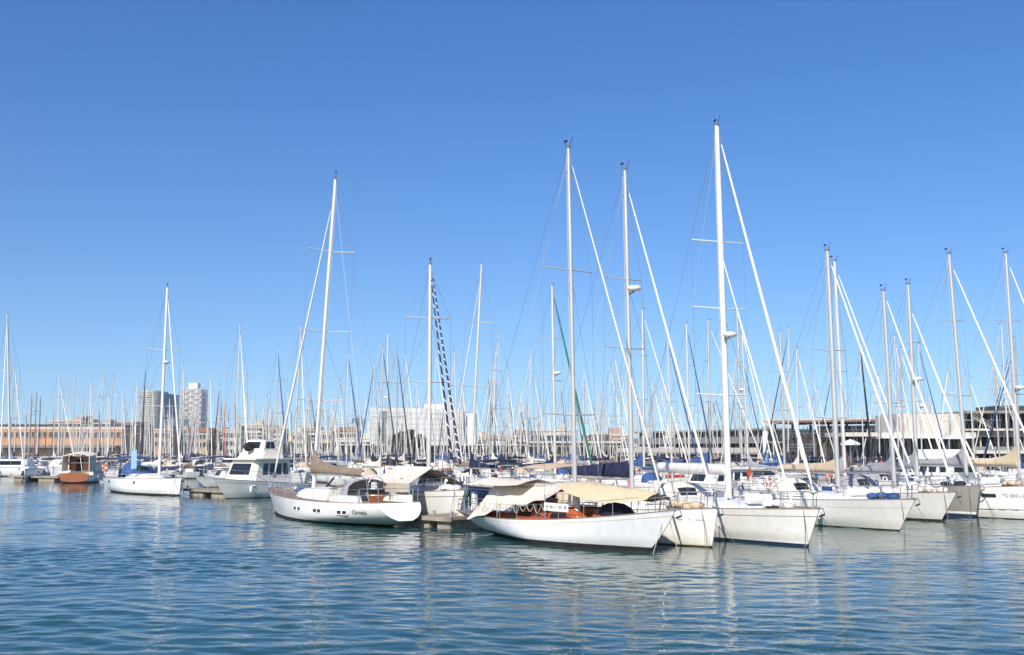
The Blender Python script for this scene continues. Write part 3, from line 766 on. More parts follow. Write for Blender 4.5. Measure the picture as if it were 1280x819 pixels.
# sloop just behind the classic yacht, plumb bow, navy covered boom
r_ = yacht(781, 212, 790, 605, d=44.2, gx=897, L=12.4, B=3.9, detail=2, mr=.088, mm='mast_grey', gr=.048, spread=(.45, .66), cover='canvas_navy', E=4.3, boomz=2.45, ck=dict(hk=.62, wk=.2, rise=.05, n=18),
      side='hull_cream', hull=H_(12.4, 3.9, ob=.35), radar=.62, boomr=.1, hullkw=dict(stripe='stripe_gold', cove='hull_cream'), gtop=.95, hood_m='canvas_tan', bim='canvas_tan',
      label='white sloop with plumb bow and boxy navy boom cover behind the classic yacht')
# big white sloop
yacht(896, 157, 911, 615, d=45.5, gx=1024, L=15.2, B=4.5, detail=2, mr=.125, mm='mast_white', gr=.066, spread=(.27, .5, .68), spl=1.3, cover=None, E=5.9, boomz=2.75, boomr=.2, side='hull_cream',
      hull=H_(15.2, 4.5, 1.0, ob=.75, st=(.1, .2)), radar=.42, inner=(.65, 6.0, .045), gtop=.97, hullkw=dict(stripe='stripe_white', anti='antifoul_blue', cove='stripe_grey', cove_at=(.76, .79)), hood_m='canvas_cream',
      bag='sail_white', label='largest white sloop with the tallest mast, white boom and plain white hull')
yacht(1034, 313, 1048, 615, d=52.5, gx=1144, L=13.4, B=4.1, detail=2, mr=.108, mm='mast_grey', gr=.058, spread=(.3, .58), cover='canvas_tan', E=5.0, boomz=2.5, side='hull_cream', spl=1.0,
      hull=H_(13.4, 4.1, 1.0, ob=1.1), ck=dict(hk=.42, wk=.2, rise=.25), hullkw=dict(stripe='hull_cream', cove='stripe_gold', cove_at=(.7, .72)), hood_m='canvas_cream', gtop=.96,
      bag='canvas_blue', label='cream sloop with raked bow, tan boom cover and blue bundle on deck')
yacht(1104, 363, 1118, 605, d=58, gx=1196, L=11.5, B=3.7, detail=2, mr=.1, mm='mast_grey', gr=.06, spread=(.42,), cover='canvas_grey', E=4.2, side='hull_cream', hull=H_(11.5, 3.7, 1.05, ob=1.2), gtop=.97,
      hullkw=dict(cove='hull_cream', stripe='antifoul_rust'), hood_m='canvas_grey', label='short cream yacht with strongly raked bow beside the grey hulled yacht')
yacht(1135, 355, 1147, 605, d=62, gx=1226, L=13.5, B=4.1, detail=2, mr=.105, mm='mast_grey', gr=.06, spread=(.4, .7), cover='canvas_grey', E=5, side='hull_grey', hull=H_(13.5, 4.1, 1.2, ob=.5, st=(.2, .32)), gtop=.87, radar=.5,
      hullkw=dict(cove='hull_grey', stripe='stripe_white', anti='antifoul_blue'), hood_m='canvas_grey', label='yacht with a taupe grey hull, white waterline band and blue bottom paint')
right_yacht = yacht(1186, 317, 1209, 605, d=60, gx=1312, L=13.6, B=4.2, detail=2, mr=.10, mm='mast_grey', gr=.06, spread=(.37, .7), cover='canvas_grey', E=4.8, boomz=2.7, side='hull_white', hull=H_(13.6, 4.2, 1.25, ob=.4), gtop=.95,
      hullkw=dict(cove='stripe_grey', stripe='hull_white', cove_at=(.22, .26)), label='white yacht with black hawse hole on its high side, at the right edge')
yacht(1257, 316, 1275, 605, d=66, gx=1372, L=14, B=4.2, detail=2, mr=.10, mm='mast_grey', gr=.06, spread=(.38, .7), cover='canvas_sand', E=5.6, boomz=2.6, side='hull_white', ck=dict(hk=.42, wk=.22, rise=1.1), gtop=.96, radar=.4,
      label='yacht whose mast stands at the right edge with sand coloured boom cover')
yacht(1043, 326, 1057, 600, d=66, L=12.5, detail=2, mr=.085, mm='mast_off', gr=.055, gx=1150, cover='canvas_grey', spread=(.5,), hood_m='canvas_grey', label='white masted yacht close behind the cream sloop with the tan cover')
def side_spot(root, h, px, frac, sg=-1):
    m = Matrix.Translation(root.location) @ Matrix.Rotation(root.rotation_euler.z, 4, 'Z'); b = None
    for i in range(5, 238):
        t = i / 240; z = h.z(t) * frac; x, y = h.p(t, z); e = abs(PXof(m @ Vector((x, sg * y, z)), z)[0] - px)
        if b is None or e < b[0]: b = (e, t, z, x, y)
    e, t, z, x, y = b; x2, y2 = h.p(t + .02, z); x3, y3 = h.p(t, z + .1)
    return Vector((x, sg * y, z)), math.atan2((y2 - y) * sg, x2 - x), math.atan2(y3 - y, .1)
def side_text(root, h, px, frac, body, size, m='stripe_grey'):
    p, an, tl = side_spot(root, h, px, frac)
    put(text_mesh(body, size, m, extrude=.001), 'lettering', root, Matrix.Translation(p + Vector((0, -.02, 0))) @ Matrix.Rotation(an, 4, 'Z') @ Matrix.Rotation(math.pi / 2 + tl, 4, 'X'))
side_text(right_yacht[0], right_yacht[1], 1266, .72, 'TS 3840-3', .26)
p_, an_, tl_ = side_spot(right_yacht[0], right_yacht[1], 1236, .74); mb = MB(); mb.box((0, 0, 0), (.75, .05, .16), 'black'); mb.build('hawse_hole', right_yacht[0], p_, an_)
side_text(r_[0], r_[1], 862, .74, '---    -   ----', .22, 'paint_navy')
# sloop with blue bimini on the left
def left_sloop():
    wlb = ground(224, 620.5); wls = ground(156, 614); dv = wlb - wls; dv.z = 0; wl = dv.length; dv.normalize(); a = math.atan2(dv.y, dv.x)
    L = wl + .35 + 1.2; h = Hull(L, 4.0, 1.38, 1.22, 1.15, ob=.35, os_=1.2, tf=.8, cn=.2, pw=2.4, st=(.05, .15)); c = wlb + dv * (.35 - L / 2)
    root = thing('sailing_yacht', 'white sloop with blue bimini and orange lifebuoy in front of the glass tower', 'sailing boat', (c.x, c.y, 0), a); take(c.x, c.y, a, L, 4, False)
    h.build(root, side='hull_white', anti='antifoul_dark', stripe='antifoul_dark', cove='hull_white', n=22)
    best = min(range(-60, 60), key=lambda i: abs(PXof(c + dv * (i * L / 120), 1.4)[0] - 198.5)); xm = best * L / 120; mp = c + dv * xm
    X1, z1 = ray(209, 359, mp.y); X0, z0 = ray(198.5, 597, mp.y); lean = X1 - X0
    cabin(root, h, -2.6, 4.2, 1.2, .42, win=4, slope=.45)
    rig(root, h, xm, h.dz(xm) + .3, (xm + lean * math.cos(a), -lean * math.sin(a), z1), mr=.11, spread=(.36, .66), spl=1.4, gr=.06, radar=.585, cover='sail_white', E=4.2, boomz=2.3, ck=dict(hk=.3, rise=.3))
    bimini(root, -5.6, -3.4, 1.2, 3.05, 1.5, 'canvas_blue'); hood(root, -3.3, 1.5, 1.3, 1.1, 1.5, 'canvas_blue')
    guardrail(root, h, -L / 2 + 1, L / 2 - 1.3); pulpit(root, h); anchor(root, h); helm(root, h, -4.6, 1.1)
    mb = MB(); mb.sheet([[(.2, -1.6, 2.0), (.2, -1.6, 3.5)], [(1.3, -1.5, 2.1), (1.2, -1.5, 3.6)]], 'canvas_skyblue', .03); mb.build('spread_towel', root)
    for q in (-.32, .12):
        x = L * q; t = h.at(x); z = h.z(t) * .78; xx, y = h.p(t, z); mb = MB(); mb.box((x, 0, z), (.45, 2 * y + .03, .2), 'glass_dark'); mb.build('porthole', root)
    m = Matrix.Translation(c) @ Matrix.Rotation(a, 4, 'Z'); p = m @ Vector((-L / 2 + .6, -1.5, 2.05))
    mb = MB(); mb.torus((0, 0, 0), .33, .1, 'life_orange', 'x', alt='sail_white', rz=.6); mb.build('lifebuoy', None, p, label='orange and white lifebuoy hung on the rail of the sloop with blue bimini', cat='lifebuoy')
    p = m @ Vector((L / 2 - 2.6, .2, 1.75)); inflatable('grey inflatable dinghy lying on the foredeck of the left sloop', p, a, 2.6)
def inflatable(label, p, rz, L=2.6, m='rubber_grey', group=None):
    o = thing('inflatable_dinghy', label, 'dinghy', p, rz, group); mb = MB()
    pts = [(-L / 2, .5, 0), (L * .15, .55, 0), (L * .38, .35, .08), (L / 2, 0, .16), (L * .38, -.35, .08), (L * .15, -.55, 0), (-L / 2, -.5, 0)]
    mb.tube(pts, [.1, .19, .19, .19, .19, .19, .1], m, 9); mb.build('tube', o)
    mb = MB(); mb.box((-.1, 0, -.1), (L * .8, .9, .06), 'deck_cream'); mb.box((-L * .4, 0, 0), (.06, .8, .36), 'deck_cream'); mb.box((0, 0, .1), (.25, 1, .05), 'pontoon_wood'); mb.build('floor', o)
left_sloop()
# ketch with the spiral-wrapped foresail and the big tent (bow to the right)
def tent_yacht():
    r = yacht(538, 330, 536, 600, d=57, gx=581, L=12.6, B=3.8, detail=2, mr=.11, mm='mast_cream', gr=.06, gen='canvas_navy', wrap=26, spread=(.46, .75), cover=None, E=4.6, side='hull_cream', spl=1.3, gtop=.985,
              hull=H_(12.6, 3.8, 1.15), inner=None, label='white yacht with spiral-bound navy foresail and a beige boom tent')
    root, h, xm, a, top, dk = r
    # second wrapped sail, slightly aft
    g = MB(); p1 = Vector((xm, 0, dk)) + (Vector(top) - Vector((xm, 0, dk))) * .96; p0 = Vector((h.L / 2 - 1.3, 0, h.dz(h.L / 2) + .1)); d = (p1 - p0).normalized(); u = d.cross(Vector((0, 1, 0))).normalized(); v = d.cross(u); n, k = 300, 14
    rows = [[p0 + (p1 - p0) * (.12 + .84 * i / n) + (u * math.cos(2 * math.pi * j / k) + v * math.sin(2 * math.pi * j / k)) * .06 * (1.15 - .65 * i / n) for j in range(k)] for i in range(n + 1)]
    for i in range(n): g.grid(rows[i:i + 2], 'x', True, mrow=[('sail_white' if ((j / k + i / n * 15) % 1) < .14 else 'canvas_navy') for j in range(k)], close=True)
    g.mats = [q for q in g.mats]; g.build('furled_staysail', root)
tent_yacht()
def boom_tent():
    # tent over the boom of a yacht lying beside it: cream front slope, rear slope browned to paint its shadow side
    p0 = Vector((*ray(497, 582, 56)[:1], 56, ray(497, 582, 56)[1])); p1 = Vector((ray(541, 584, 55)[0], 55, ray(541, 584, 55)[1]))
    f0 = Vector((ray(463, 603, 54)[0], 54, ray(463, 603, 54)[1])); f1 = Vector((ray(512, 604, 52.6)[0], 52.6, ray(512, 604, 52.6)[1]))
    b0 = p0 * 2 - f0; b1 = p1 * 2 - f1; b0.z = f0.z; b1.z = f1.z + .1; b1 = b1 + Vector((.6, 0, -.35))
    o = thing('boom_tent', 'beige canvas tent, shaded side coloured brown, over a boom behind the white sloop', 'awning', (p0.x, p0.y, 0)); off = Vector((p0.x, p0.y, 0))
    def sh(a, b, c, d, m, nm, n=8):
        rows = [[a + (b - a) * i / n + ((d + (c - d) * i / n) - (a + (b - a) * i / n)) * j / n - Vector((0, 0, .12 * math.sin(math.pi * j / n) * math.sin(math.pi * i / n) + .0)) - off for j in range(n + 1)] for i in range(n + 1)]
        mb = MB(); mb.sheet(rows, m, .025); mb.build(nm, o)
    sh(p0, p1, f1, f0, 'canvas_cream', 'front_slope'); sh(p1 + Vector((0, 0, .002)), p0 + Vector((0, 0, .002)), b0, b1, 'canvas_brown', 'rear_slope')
    dr = Vector((0, 0, -.42)); sh(f0 - Vector((0, .03, 0)), f1 - Vector((0, .03, 0)), f1 + dr - Vector((0, .03, 0)), f0 + dr - Vector((0, .03, 0)), 'canvas_cream', 'valance', 4)
    mb = MB()
    for q in (f0, f1, b1, (f0 + f1) / 2): mb.tube([q - off, (q.x - off.x, q.y - off.y, 1.2)], .03, 'steel', 5)
    mb.tube([p0 - off + Vector((-.5, 0, -.1)), p1 - off + Vector((.3, 0, -.1))], .08, 'mast_cream', 6)
    mb.build('frame', o)
boom_tent()

# ---- medium distance yachts whose masts stand out: tx, ty, bx, H, options
S = 'sail_white'
MID = [
 (18, 453, 11, 15.5, dict(mm='mast_grey', gx=30)), (24, 468, 16, 14.5, dict(mm='mast_off', gen=None)),
 (74, 463, 73, 14.5, dict(gx=96, mm='mast_off', gtop=.85, cover='canvas_navy')), (94, 469, 88, 15, dict(mm='mast_off', gen=None)), (114, 473, 107, 15, dict(mm='mast_off', gx=112)),
 (131, 464, 121, 15, dict(mm='mast_off', gx=97, toward=False)), (142, 462, 134, 16, dict(mm='mast_grey')), (152, 487, 153, 14, dict(mm='mast_off')), (172, 474, 160, 15, dict(mm='mast_off', cover='canvas_blue')),
 (182, 465, 174, 16, dict(mm='mast_black', gen='canvas_navy')), (229, 454, 222, 16, dict(mm='mast_cream')), (263, 466, 257, 15, dict(mm='mast_off')), (300, 405, 294, 16.5, dict(mm='mast_cream', gx=312, spread=(.35, .65))),
 (303, 463, 300, 15, dict(mm='mast_off')), (281, 500, 277, 13, dict(mm='mast_cream', gen='canvas_red')),
 (347, 434, 345, 15.5, dict(mm='mast_grey', gx=360, gen='canvas_blue', gr=.075)), (376, 407, 367, 17, dict(mm='mast_cream', spread=(.3, .66))),
 (435, 441, 433, 15, dict(mm='mast_off', gx=454, gen='canvas_blue', gr=.08, cover='canvas_blue')), (468, 455, 465, 14.5, dict(mm='mast_cream', gx=446, toward=False, gen='canvas_navy')),
 (485, 417, 484, 16, dict(mm='mast_off', gen=None, radar=.52, mr=.11)), (507, 443, 505, 15, dict(mm='mast_off', gx=525)), (545, 437, 543, 15, dict(mm='mast_cream')),
 (602, 330, 589, 17.5, dict(mm='mast_cream', gx=560, toward=False, gtop=.93, spread=(.42, .72), mr=.10)), (620, 437, 615, 15, dict(mm='mast_off', gx=590, toward=False)), (635, 462, 632, 14.5, dict(mm='mast_cream', gen=S)),
 (664, 436, 659, 16, dict(mm='mast_off', gx=638, toward=False)), (690, 357, 694, 16, dict(mm='mast_cream', gx=745, gen='canvas_green', gr=.09, mr=.11, radar=.53, spread=(.5, .72), cover='canvas_navy')),
 (701, 482, 703, 14, dict(mm='mast_grey', gx=712, gen='canvas_navy')), (729, 458, 730, 15, dict(mm='mast_cream')), (748, 495, 749, 13.5, dict(mm='mast_off', gen=None)),
 (803, 387, 805, 15.5, dict(mm='mast_cream', gx=866, mr=.10, cover='canvas_blue')), (813, 473, 813, 13.5, dict(mm='mast_grey', gx=845)), (762, 458, 763, 14.5, dict(mm='mast_off')),
 (825, 478, 824, 14, dict(mm='mast_cream')), (858, 405, 862, 15, dict(mm='mast_cream', gx=896, gen='canvas_navy', mr=.10)), (885, 400, 888, 15.5, dict(mm='mast_grey', gx=960, mr=.10)),
 (921, 385, 928, 16.5, dict(mm='mast_grey', gen=S, radar=.48, mr=.13, spread=(.4, .66))), (975, 415, 981, 14.8, dict(mm='mast_grey', gen=None, mr=.10)), (986, 410, 985, 15.5, dict(mm='mast_cream', gx=952, toward=False, gen='canvas_black')),
 (947, 480, 948, 13, dict(mm='mast_grey')), (1008, 497, 1009, 12.5, dict(mm='mast_cream')), (1057, 485, 1058, 12.5, dict(mm='mast_off', gen=None)), (1075, 430, 1080, 14.5, dict(mm='mast_cream', gx=1092, gen='canvas_black', gr=.11)),
 (1118, 420, 1124, 14.5, dict(mm='mast_cream', gx=1150)), (1148, 430, 1153, 14.5, dict(mm='mast_cream', gx=1190, gen='canvas_blue', radar=.5)), (1160, 495, 1163, 12, dict(mm='mast_grey')),
 (1185, 455, 1187, 13.5, dict(mm='mast_grey', gx=1170)), (1220, 505, 1224, 12, dict(mm='mast_grey', gen=None)), (1245, 470, 1251, 13, dict(mm='mast_cream', gx=1265)), (1113, 470, 1117, 13, dict(mm='mast_grey')),
 (577, 470, 575, 14.5, dict(mm='mast_cream')), (610, 468, 608, 14, dict(mm='mast_grey', gen='canvas_navy')), (649, 500, 647, 13, dict(mm='mast_off', gen='canvas_navy')), (521, 480, 520, 14, dict(mm='mast_cream')),
 (40, 497, 36, 14, dict(mm='mast_wood', gen=None)), (46, 490, 41, 15, dict(mm='mast_wood', gen=None)), (51, 497, 47, 15, dict(mm='mast_black', gen=None)), (104, 491, 102, 14, dict(mm='mast_grey')), (136, 487, 130, 14.5, dict(mm='mast_cream')),
 (212, 498, 210, 13, dict(mm='mast_off')), (241, 500, 240, 13.5, dict(mm='mast_cream')), (315, 500, 313, 13.5, dict(mm='mast_off')), (329, 505, 328, 13, dict(mm='mast_cream')), (384, 490, 383, 14, dict(mm='mast_off')),
 (399, 510, 398, 13, dict(mm='mast_cream')), (447, 495, 446, 13.5, dict(mm='mast_off')), (496, 500, 495, 13, dict(mm='mast_cream')), (530, 500, 529, 13, dict(mm='mast_off')), (556, 498, 555, 13, dict(mm='mast_grey', gen='canvas_navy')),
]
# ------------------------------------------------------------------ pontoons
def pontoon(label, a, b, wd=2.2, z=.55, group=None):
    a = Vector(a); b = Vector(b); L = (b - a).length; rz = math.atan2(b.y - a.y, b.x - a.x); c = (a + b) / 2
    o = thing('pontoon', label, 'pontoon', (c.x, c.y, 0), rz, group); mb = MB(); mb.box((0, 0, z - .08), (L, wd, .12), 'pontoon_wood')
    mb.box((0, -wd / 2 - .03, z - .1), (L + .06, .06, .2), 'pontoon_wood'); mb.box((0, wd / 2 + .03, z - .1), (L + .06, .06, .2), 'pontoon_wood'); mb.build('deck', o)
    n = max(2, int(L / 4))
    for i in range(n):
        mb = MB(); mb.box((-L / 2 + L * (i + .5) / n, 0, .1), (L / n * .62, wd * .9, .62), 'pontoon_float'); mb.build('float', o)
    mb = MB()
    for i in range(n + 1): mb.tube([(-L / 2 + .2 + (L - .4) * i / n, -wd / 2 + .2, z), (-L / 2 + .2 + (L - .4) * i / n, -wd / 2 + .2, z + .25)], .07, 'steel', 7)
    mb.build('bollard', o)
    mb = MB(); x = L * .12; mb.box((x, wd * .25, z + .5), (.22, .22, 1.0), 'gel', taper=.85); mb.box((x, wd * .25, z + 1.03), (.26, .26, .08), 'paint_navy'); mb.build('power_pedestal', o)
    mb = MB(); mb.torus((L * .3, -wd * .1, z + .03), .3, .05, 'rope', 'z', n=14, k=5); mb.torus((L * .3, -wd * .1, z + .1), .24, .05, 'rope', 'z', n=14, k=5); mb.build('coiled_rope', o)
    for q in (-.46, .46): PLACED.append((c.x + math.cos(rz) * L * q, c.y + math.sin(rz) * L * q, 1.2))
pontoon('low wooden pontoon between the white sloop and the classic yacht', (-3.6, 52.2, 0), (-1.6, 50.4, 0), 3.4)
pontoon('long low pontoon with concrete floats beside the cream motor yacht', (-25.0, 86.5, 0), (-20.3, 82.0, 0), 2.6)
pontoon('short pontoon left of the wooden motor cruiser', (-58.5, 128, 0), (-51, 124, 0), 2.4)

# ------------------------------------------------------------------ motor boats
def blk(root, x0, x1, w, z0, ht, m='gel', rake_f=.5, rake_b=.1, taper=.86, name='cabin', win=None, wm='glass_dark', wf=(.3, .8), wnd=3, front=True):
    mb = MB(); vs = []
    for z, tp, xa, xb in ((z0, 1, x0, x1), (z0 + ht, taper, x0 + rake_b, x1 - rake_f)):
        f = .82
        vs += [(xa, -w * tp, z), (xb - .3 * (xb - xa) * .3, -w * tp, z), (xb, -w * tp * f, z), (xb, w * tp * f, z), (xb - .3 * (xb - xa) * .3, w * tp, z), (xa, w * tp, z)]
    n = 6
    mb.add(vs, [tuple(range(6))[::-1], tuple(range(6, 12))] + [(k, (k + 1) % n, n + (k + 1) % n, n + k) for k in range(n)], m)
    o = mb.build(name, root)
    if win:
        L = x1 - x0
        for sg in (1, -1):
            for k in range(wnd):
                qa, qb = .06 + .78 * k / wnd + .02, .06 + .78 * (k + 1) / wnd - .03; wb = MB(); P = []
                for q in (qa, qb):
                    for g in wf:
                        xa = x0 + rake_b * g; xb = x1 - rake_f * g; y = w * (1 - (1 - taper) * g) + .01
                        P.append((xa + (xb - xa) * q * .95, sg * y, z0 + ht * g))
                inn = [(p[0], p[1] - sg * .05, p[2]) for p in P]
                wb.add(P + inn, [(0, 2, 3, 1), (0, 1, 5, 4), (2, 6, 7, 3), (1, 3, 7, 5), (0, 4, 6, 2)], wm); wb.build('window', o)
        for e, ee in ((x1, 1), (x0, -1)):
            if e == x1 and not front: continue
            wb = MB(); P = []
            for y in (-.7, .7):
                for g in wf:
                    x = (x1 - rake_f * g + .012) if ee > 0 else (x0 + rake_b * g - .012)
                    P.append((x, y * w * (1 - (1 - taper) * g), z0 + ht * g))
            inn = [(p[0] - ee * .05, p[1], p[2]) for p in P]
            wb.add(P + inn, [(0, 2, 3, 1), (0, 1, 5, 4), (2, 6, 7, 3), (1, 3, 7, 5), (0, 4, 6, 2)], wm); wb.build('windscreen' if ee > 0 else 'window', o)
    return o
def motor_yacht(label, pos, a, L, B=None, fb=1.0, fly=True, side='hull_white', trans=None, anti='antifoul_dark', group=None, detail=True, sup='gel', test=True, ch=1.55, deck2=False, name='motor_yacht', stripe='stripe_navy'):
    B = B or L * .31
    if not take(pos[0], pos[1], a, L, B, test): return None
    k = (L / 11) ** .8
    root = thing(name, label, 'motor boat', (pos[0], pos[1], 0), a, group)
    h = Hull(L, B, 1.75 * k * fb, 1.3 * k * fb, 1.1 * k * fb, ob=1.5 * k, os_=.1, tf=.92, cn=.05, pw=2.6, draft=.4)
    h.build(root, side=side, n=16 if detail else 8, rail='steel' if detail else None, transom=trans, anti=anti, stripe=stripe)
    z1 = 1.25 * k * fb; w_ = B * .40
    c = blk(root, -L * .22, L * .26, w_, z1 - .15, ch * k, sup, rake_f=.9 * k, rake_b=.05, win=True, wf=(.42, .86), wnd=4)
    mb = MB(); mb.box((-L * .06, 0, z1 + (ch - .1) * k), (L * .56, B * .86, .09), sup); mb.build('roof', root)
    if fly:
        f = blk(root, -L * .14, L * .13, w_ * .85, z1 + (ch - .05) * k, .62 * k, sup, rake_f=.5 * k, rake_b=.0, name='flybridge', win=False)
        f2 = blk(root, -L * .08, L * .09, w_ * .7, z1 + (ch + .57) * k, 1.0 * k, sup, rake_f=.45 * k, rake_b=.1, name='wheelhouse', win=True, wf=(.25, .85), wnd=2) if deck2 else None
        if not deck2:
            mb = MB(); zt = z1 + (ch + 1.35) * k
            for sg in (1, -1): mb.tube([(-L * .2, sg * w_ * .9, z1 + (ch - .05) * k), (-L * .14, sg * w_ * .8, zt)], .07, sup, 6)
            mb.box((-L * .14, 0, zt), (.5, w_ * 1.65, .1), sup); mb.build('radar_arch', root)
            mb = MB(); mb.tube([(-L * .14, 0, zt + .05), (-L * .14, 0, zt + .25)], [.3, .22], 'gel', 10); mb.build('radar', root)
            mb = MB(); mb.tube([(-L * .14, .8, zt), (-L * .18, .8, zt + 2.4)], .015, 'wire_light', 4); mb.build('antenna', root)
    if detail:
        mb = MB(); pts = []
        for q in (.0, .15, .3, .42, .49): pts.append((L * q, h.half(L * q) - .06, h.dz(L * q) + .7))
        ring = pts + [(p[0], -p[1], p[2]) for p in pts[::-1]]; mb.tube(ring, .018, 'steel', 5)
        for p in ring: mb.tube([p, (p[0], p[1], p[2] - .7)], .014, 'steel', 4)
        mb.build('guardrail', root)
        for q in (-.2, .05, .28):
            for sg in (1, -1):
                t = h.at(L * q); z = h.z(t) * .5; x, y = h.p(t, h.z(t) * .7); mb = MB(); mb.sphere((x, sg * (y + .14), z), .13, 'fender', 8, (1, 1, 2.2)); mb.tube([(x, sg * (y + .1), z + .2), (x, sg * y, h.z(t) + .05)], .01, 'rope', 4); mb.build('fender', root)
    return root, h
# cream flybridge motor yacht left of the white sloop
def cream_yacht():
    p = ground(318, 624); a = R(238)
    r, h = motor_yacht('cream flybridge motor yacht with enclosed wheelhouse and boarding steps beside the white sloop', (p.x - .6, p.y + 3.6), a, 9.0, 4.0, sup='gel_cream', ch=2.25, fb=1.0, side='hull_cream', anti='antifoul_dark', deck2=True, test=False, stripe='hull_cream')
    mb = MB(); mb.box((-4.65, 0, .35), (.5, 3.4, .1), 'teak'); mb.build('bathing_platform', r)
    near = 1 if (Matrix.Rotation(a, 3, 'Z') @ Vector((0, 1, 0))).y < 0 else -1
    for k in range(4):
        t = h.at(-3.6); z = .35 + k * .27; x, y = h.p(t, z + .1); mb = MB(); mb.box((-3.6, near * (y + .04), z), (.55, .14, .05), 'stripe_grey'); mb.build('boarding_step', r)
    m = Matrix.Translation((p.x - .6, p.y + 3.6, 0)) @ Matrix.Rotation(a, 4, 'Z')
    mb = MB(); mb.tube([(0, 0, 0), (0, 0, 1.1)], .02, 'steel', 5); mb.sheet([[(0, 0, 1.05), (0, 0, .55)], [(.18, .03, .95), (.15, .03, .4)], [(.3, 0, .85), (.2, 0, .3)]], 'canvas_sand', .01); mb.sheet([[(0, .02, .6), (0, .02, .5)], [(.3, .02, .5), (.25, .02, .4)]], 'canvas_red', .01)
    mb.build('flag', None, m @ Vector((-1.9, near * 1.2, 3.7)), label='yellow and red flag on the stern of the cream motor yacht', cat='flag')
    mb = MB(); mb.sphere((0, 0, .2), .42, 'canvas_black', 8, (1.1, .8, .9)); mb.build('covered_seat', r, (1.1, 0, 3.6))
cream_yacht()
def wooden_cruiser():
    p = ground(88.5, 604); a = R(96)
    r, h = motor_yacht('motor cruiser with varnished wooden transom and cream canvas enclosure, stern towards us', (p.x, p.y + 4.3), a, 9.4, 3.15, fb=.8, fly=False, side='hull_white', trans='mahogany', sup='canvas_cream', test=False)
    mb = MB(); vs = []
    for x in (-4.72, -4.84):
        for q in range(9):
            v = -1 + q / 4; vs.append((x, 1.56 * v, 1.0 + .12 * (1 - v * v)))
        for q in range(9):
            v = 1 - q / 4; vs.append((x, 1.4 * v, .12 + .16 * v * v))
    mb.add(vs, [tuple(range(18)), tuple(range(18, 36))[::-1]] + [(k, (k + 1) % 18 + 0, 18 + (k + 1) % 18, 18 + k)[::-1] for k in range(18)], 'varnish'); mb.build('transom', r)
    mb = MB(); mb.sheet([[(-4.4, y, 3.15 - .12 * y * y) for y in (-1.5, -.7, 0, .7, 1.5)], [(-1.8, y, 3.4 - .12 * y * y) for y in (-1.5, -.7, 0, .7, 1.5)]], 'canvas_cream', .04)
    for sg in (1, -1):
        mb.tube([(-4.4, sg * 1.45, 1.2), (-4.4, sg * 1.4, 2.9)], .05, 'canvas_cream', 5); mb.sheet([[(-4.3, sg * 1.5, 1.3), (-4.3, sg * 1.45, 2.9)], [(-2, sg * 1.5, 1.3), (-2, sg * 1.45, 2.9)]], 'canvas_cream', .03)
    mb.build('canopy', r)
    mb = MB(); mb.box((-2.2, 0, 2.1), (.06, 2.6, 1.5), 'mahogany'); mb.box((-2.26, .2, 1.9), (.05, .7, 1.3), 'shade_dark'); mb.build('cabin_bulkhead', r)
    mb = MB(); mb.tube([(-4.4, -.7, 1.3), (-3.9, -.3, 2.9)], .03, 'gel', 5); mb.build('ladder', r)
wooden_cruiser()
motor_yacht('white motor yacht with dark side windows left of the wooden motor cruiser', (ground(52, 599).x + 3, 134), R(-160), 11, fly=False, test=False)
motor_yacht('small white sports cruiser with low windscreen beyond the long low pontoon', (ground(272, 612).x, ground(272, 612).y + 6), R(215), 8.0, fly=False, fb=.8, test=False)
# catamaran at the left edge
def catamaran():
    p = ground(31, 601.5); a = R(-75); root = thing('catamaran', 'white sailing catamaran with twin hulls at the left edge of the basin', 'sailing boat', (p.x - 4.2, p.y + 5.1, 0), a); take(p.x - 4.2, p.y + 5.1, a, 12, 7, False)
    for sg in (1, -1):
        h = Hull(12, 1.7, 1.45, 1.35, 1.3, ob=.2, os_=.6, tf=.7); s = thing('float', None, None); s.parent = root; s.location = (0, sg * 2.7, 0)
        mb = MB(); rows = []
        for i in range(15):
            t = i / 14; row = []
            for sg2 in (1, -1):
                zz = (-.4, .05, .15, h.z(t) * .5, h.z(t)); pr = [(h.p(t, z)[0], sg2 * h.p(t, z)[1], z) for z in zz]; row += pr if sg2 > 0 else pr[::-1]
            rows.append(row)
        mb.grid(rows[::-1], 'hull_white', True); mb.add(rows[0], [tuple(range(10))], 'hull_white')
        bpy.data.objects.remove(s); o = mb.build('catamaran_hull', root, (0, sg * 2.7, 0))
        mb = MB(); x = 1.5; mb.box((x, 0, .95), (.35, 1.74, .14), 'glass_dark'); mb.build('porthole', o)
    mb = MB(); mb.box((-1.2, 0, 1.35), (8.4, 5.2, .4), 'gel'); mb.build('bridge_deck', root)
    blk(root, -3.6, 2.4, 2.3, 1.5, .95, rake_f=1.6, rake_b=.1, win=True, wf=(.3, .8)); 
    mb = MB(); mb.tube([(5.6, -2.7, 1.6), (5.6, 2.7, 1.6)], .09, 'mast_white', 6); mb.build('forward_beam', root)
    Y = p.y + 5.1; X1, z1 = ray(9, 392, Y); X0, z0 = ray(3, 590, Y); dx = X0 - (p.x - 4.2); ln = X1 - X0; cs, sn = math.cos(a), math.sin(a)
    rig(root, Hull(12, 6.6, 1.45, 1.35, 1.3), dx * cs, 1.7, (dx * cs + ln * cs, -dx * sn - ln * sn, z1), mr=.13, mm='mast_off', spread=(.3, .62), near=False, E=4, cover='sail_white')
    m_ = root
catamaran()

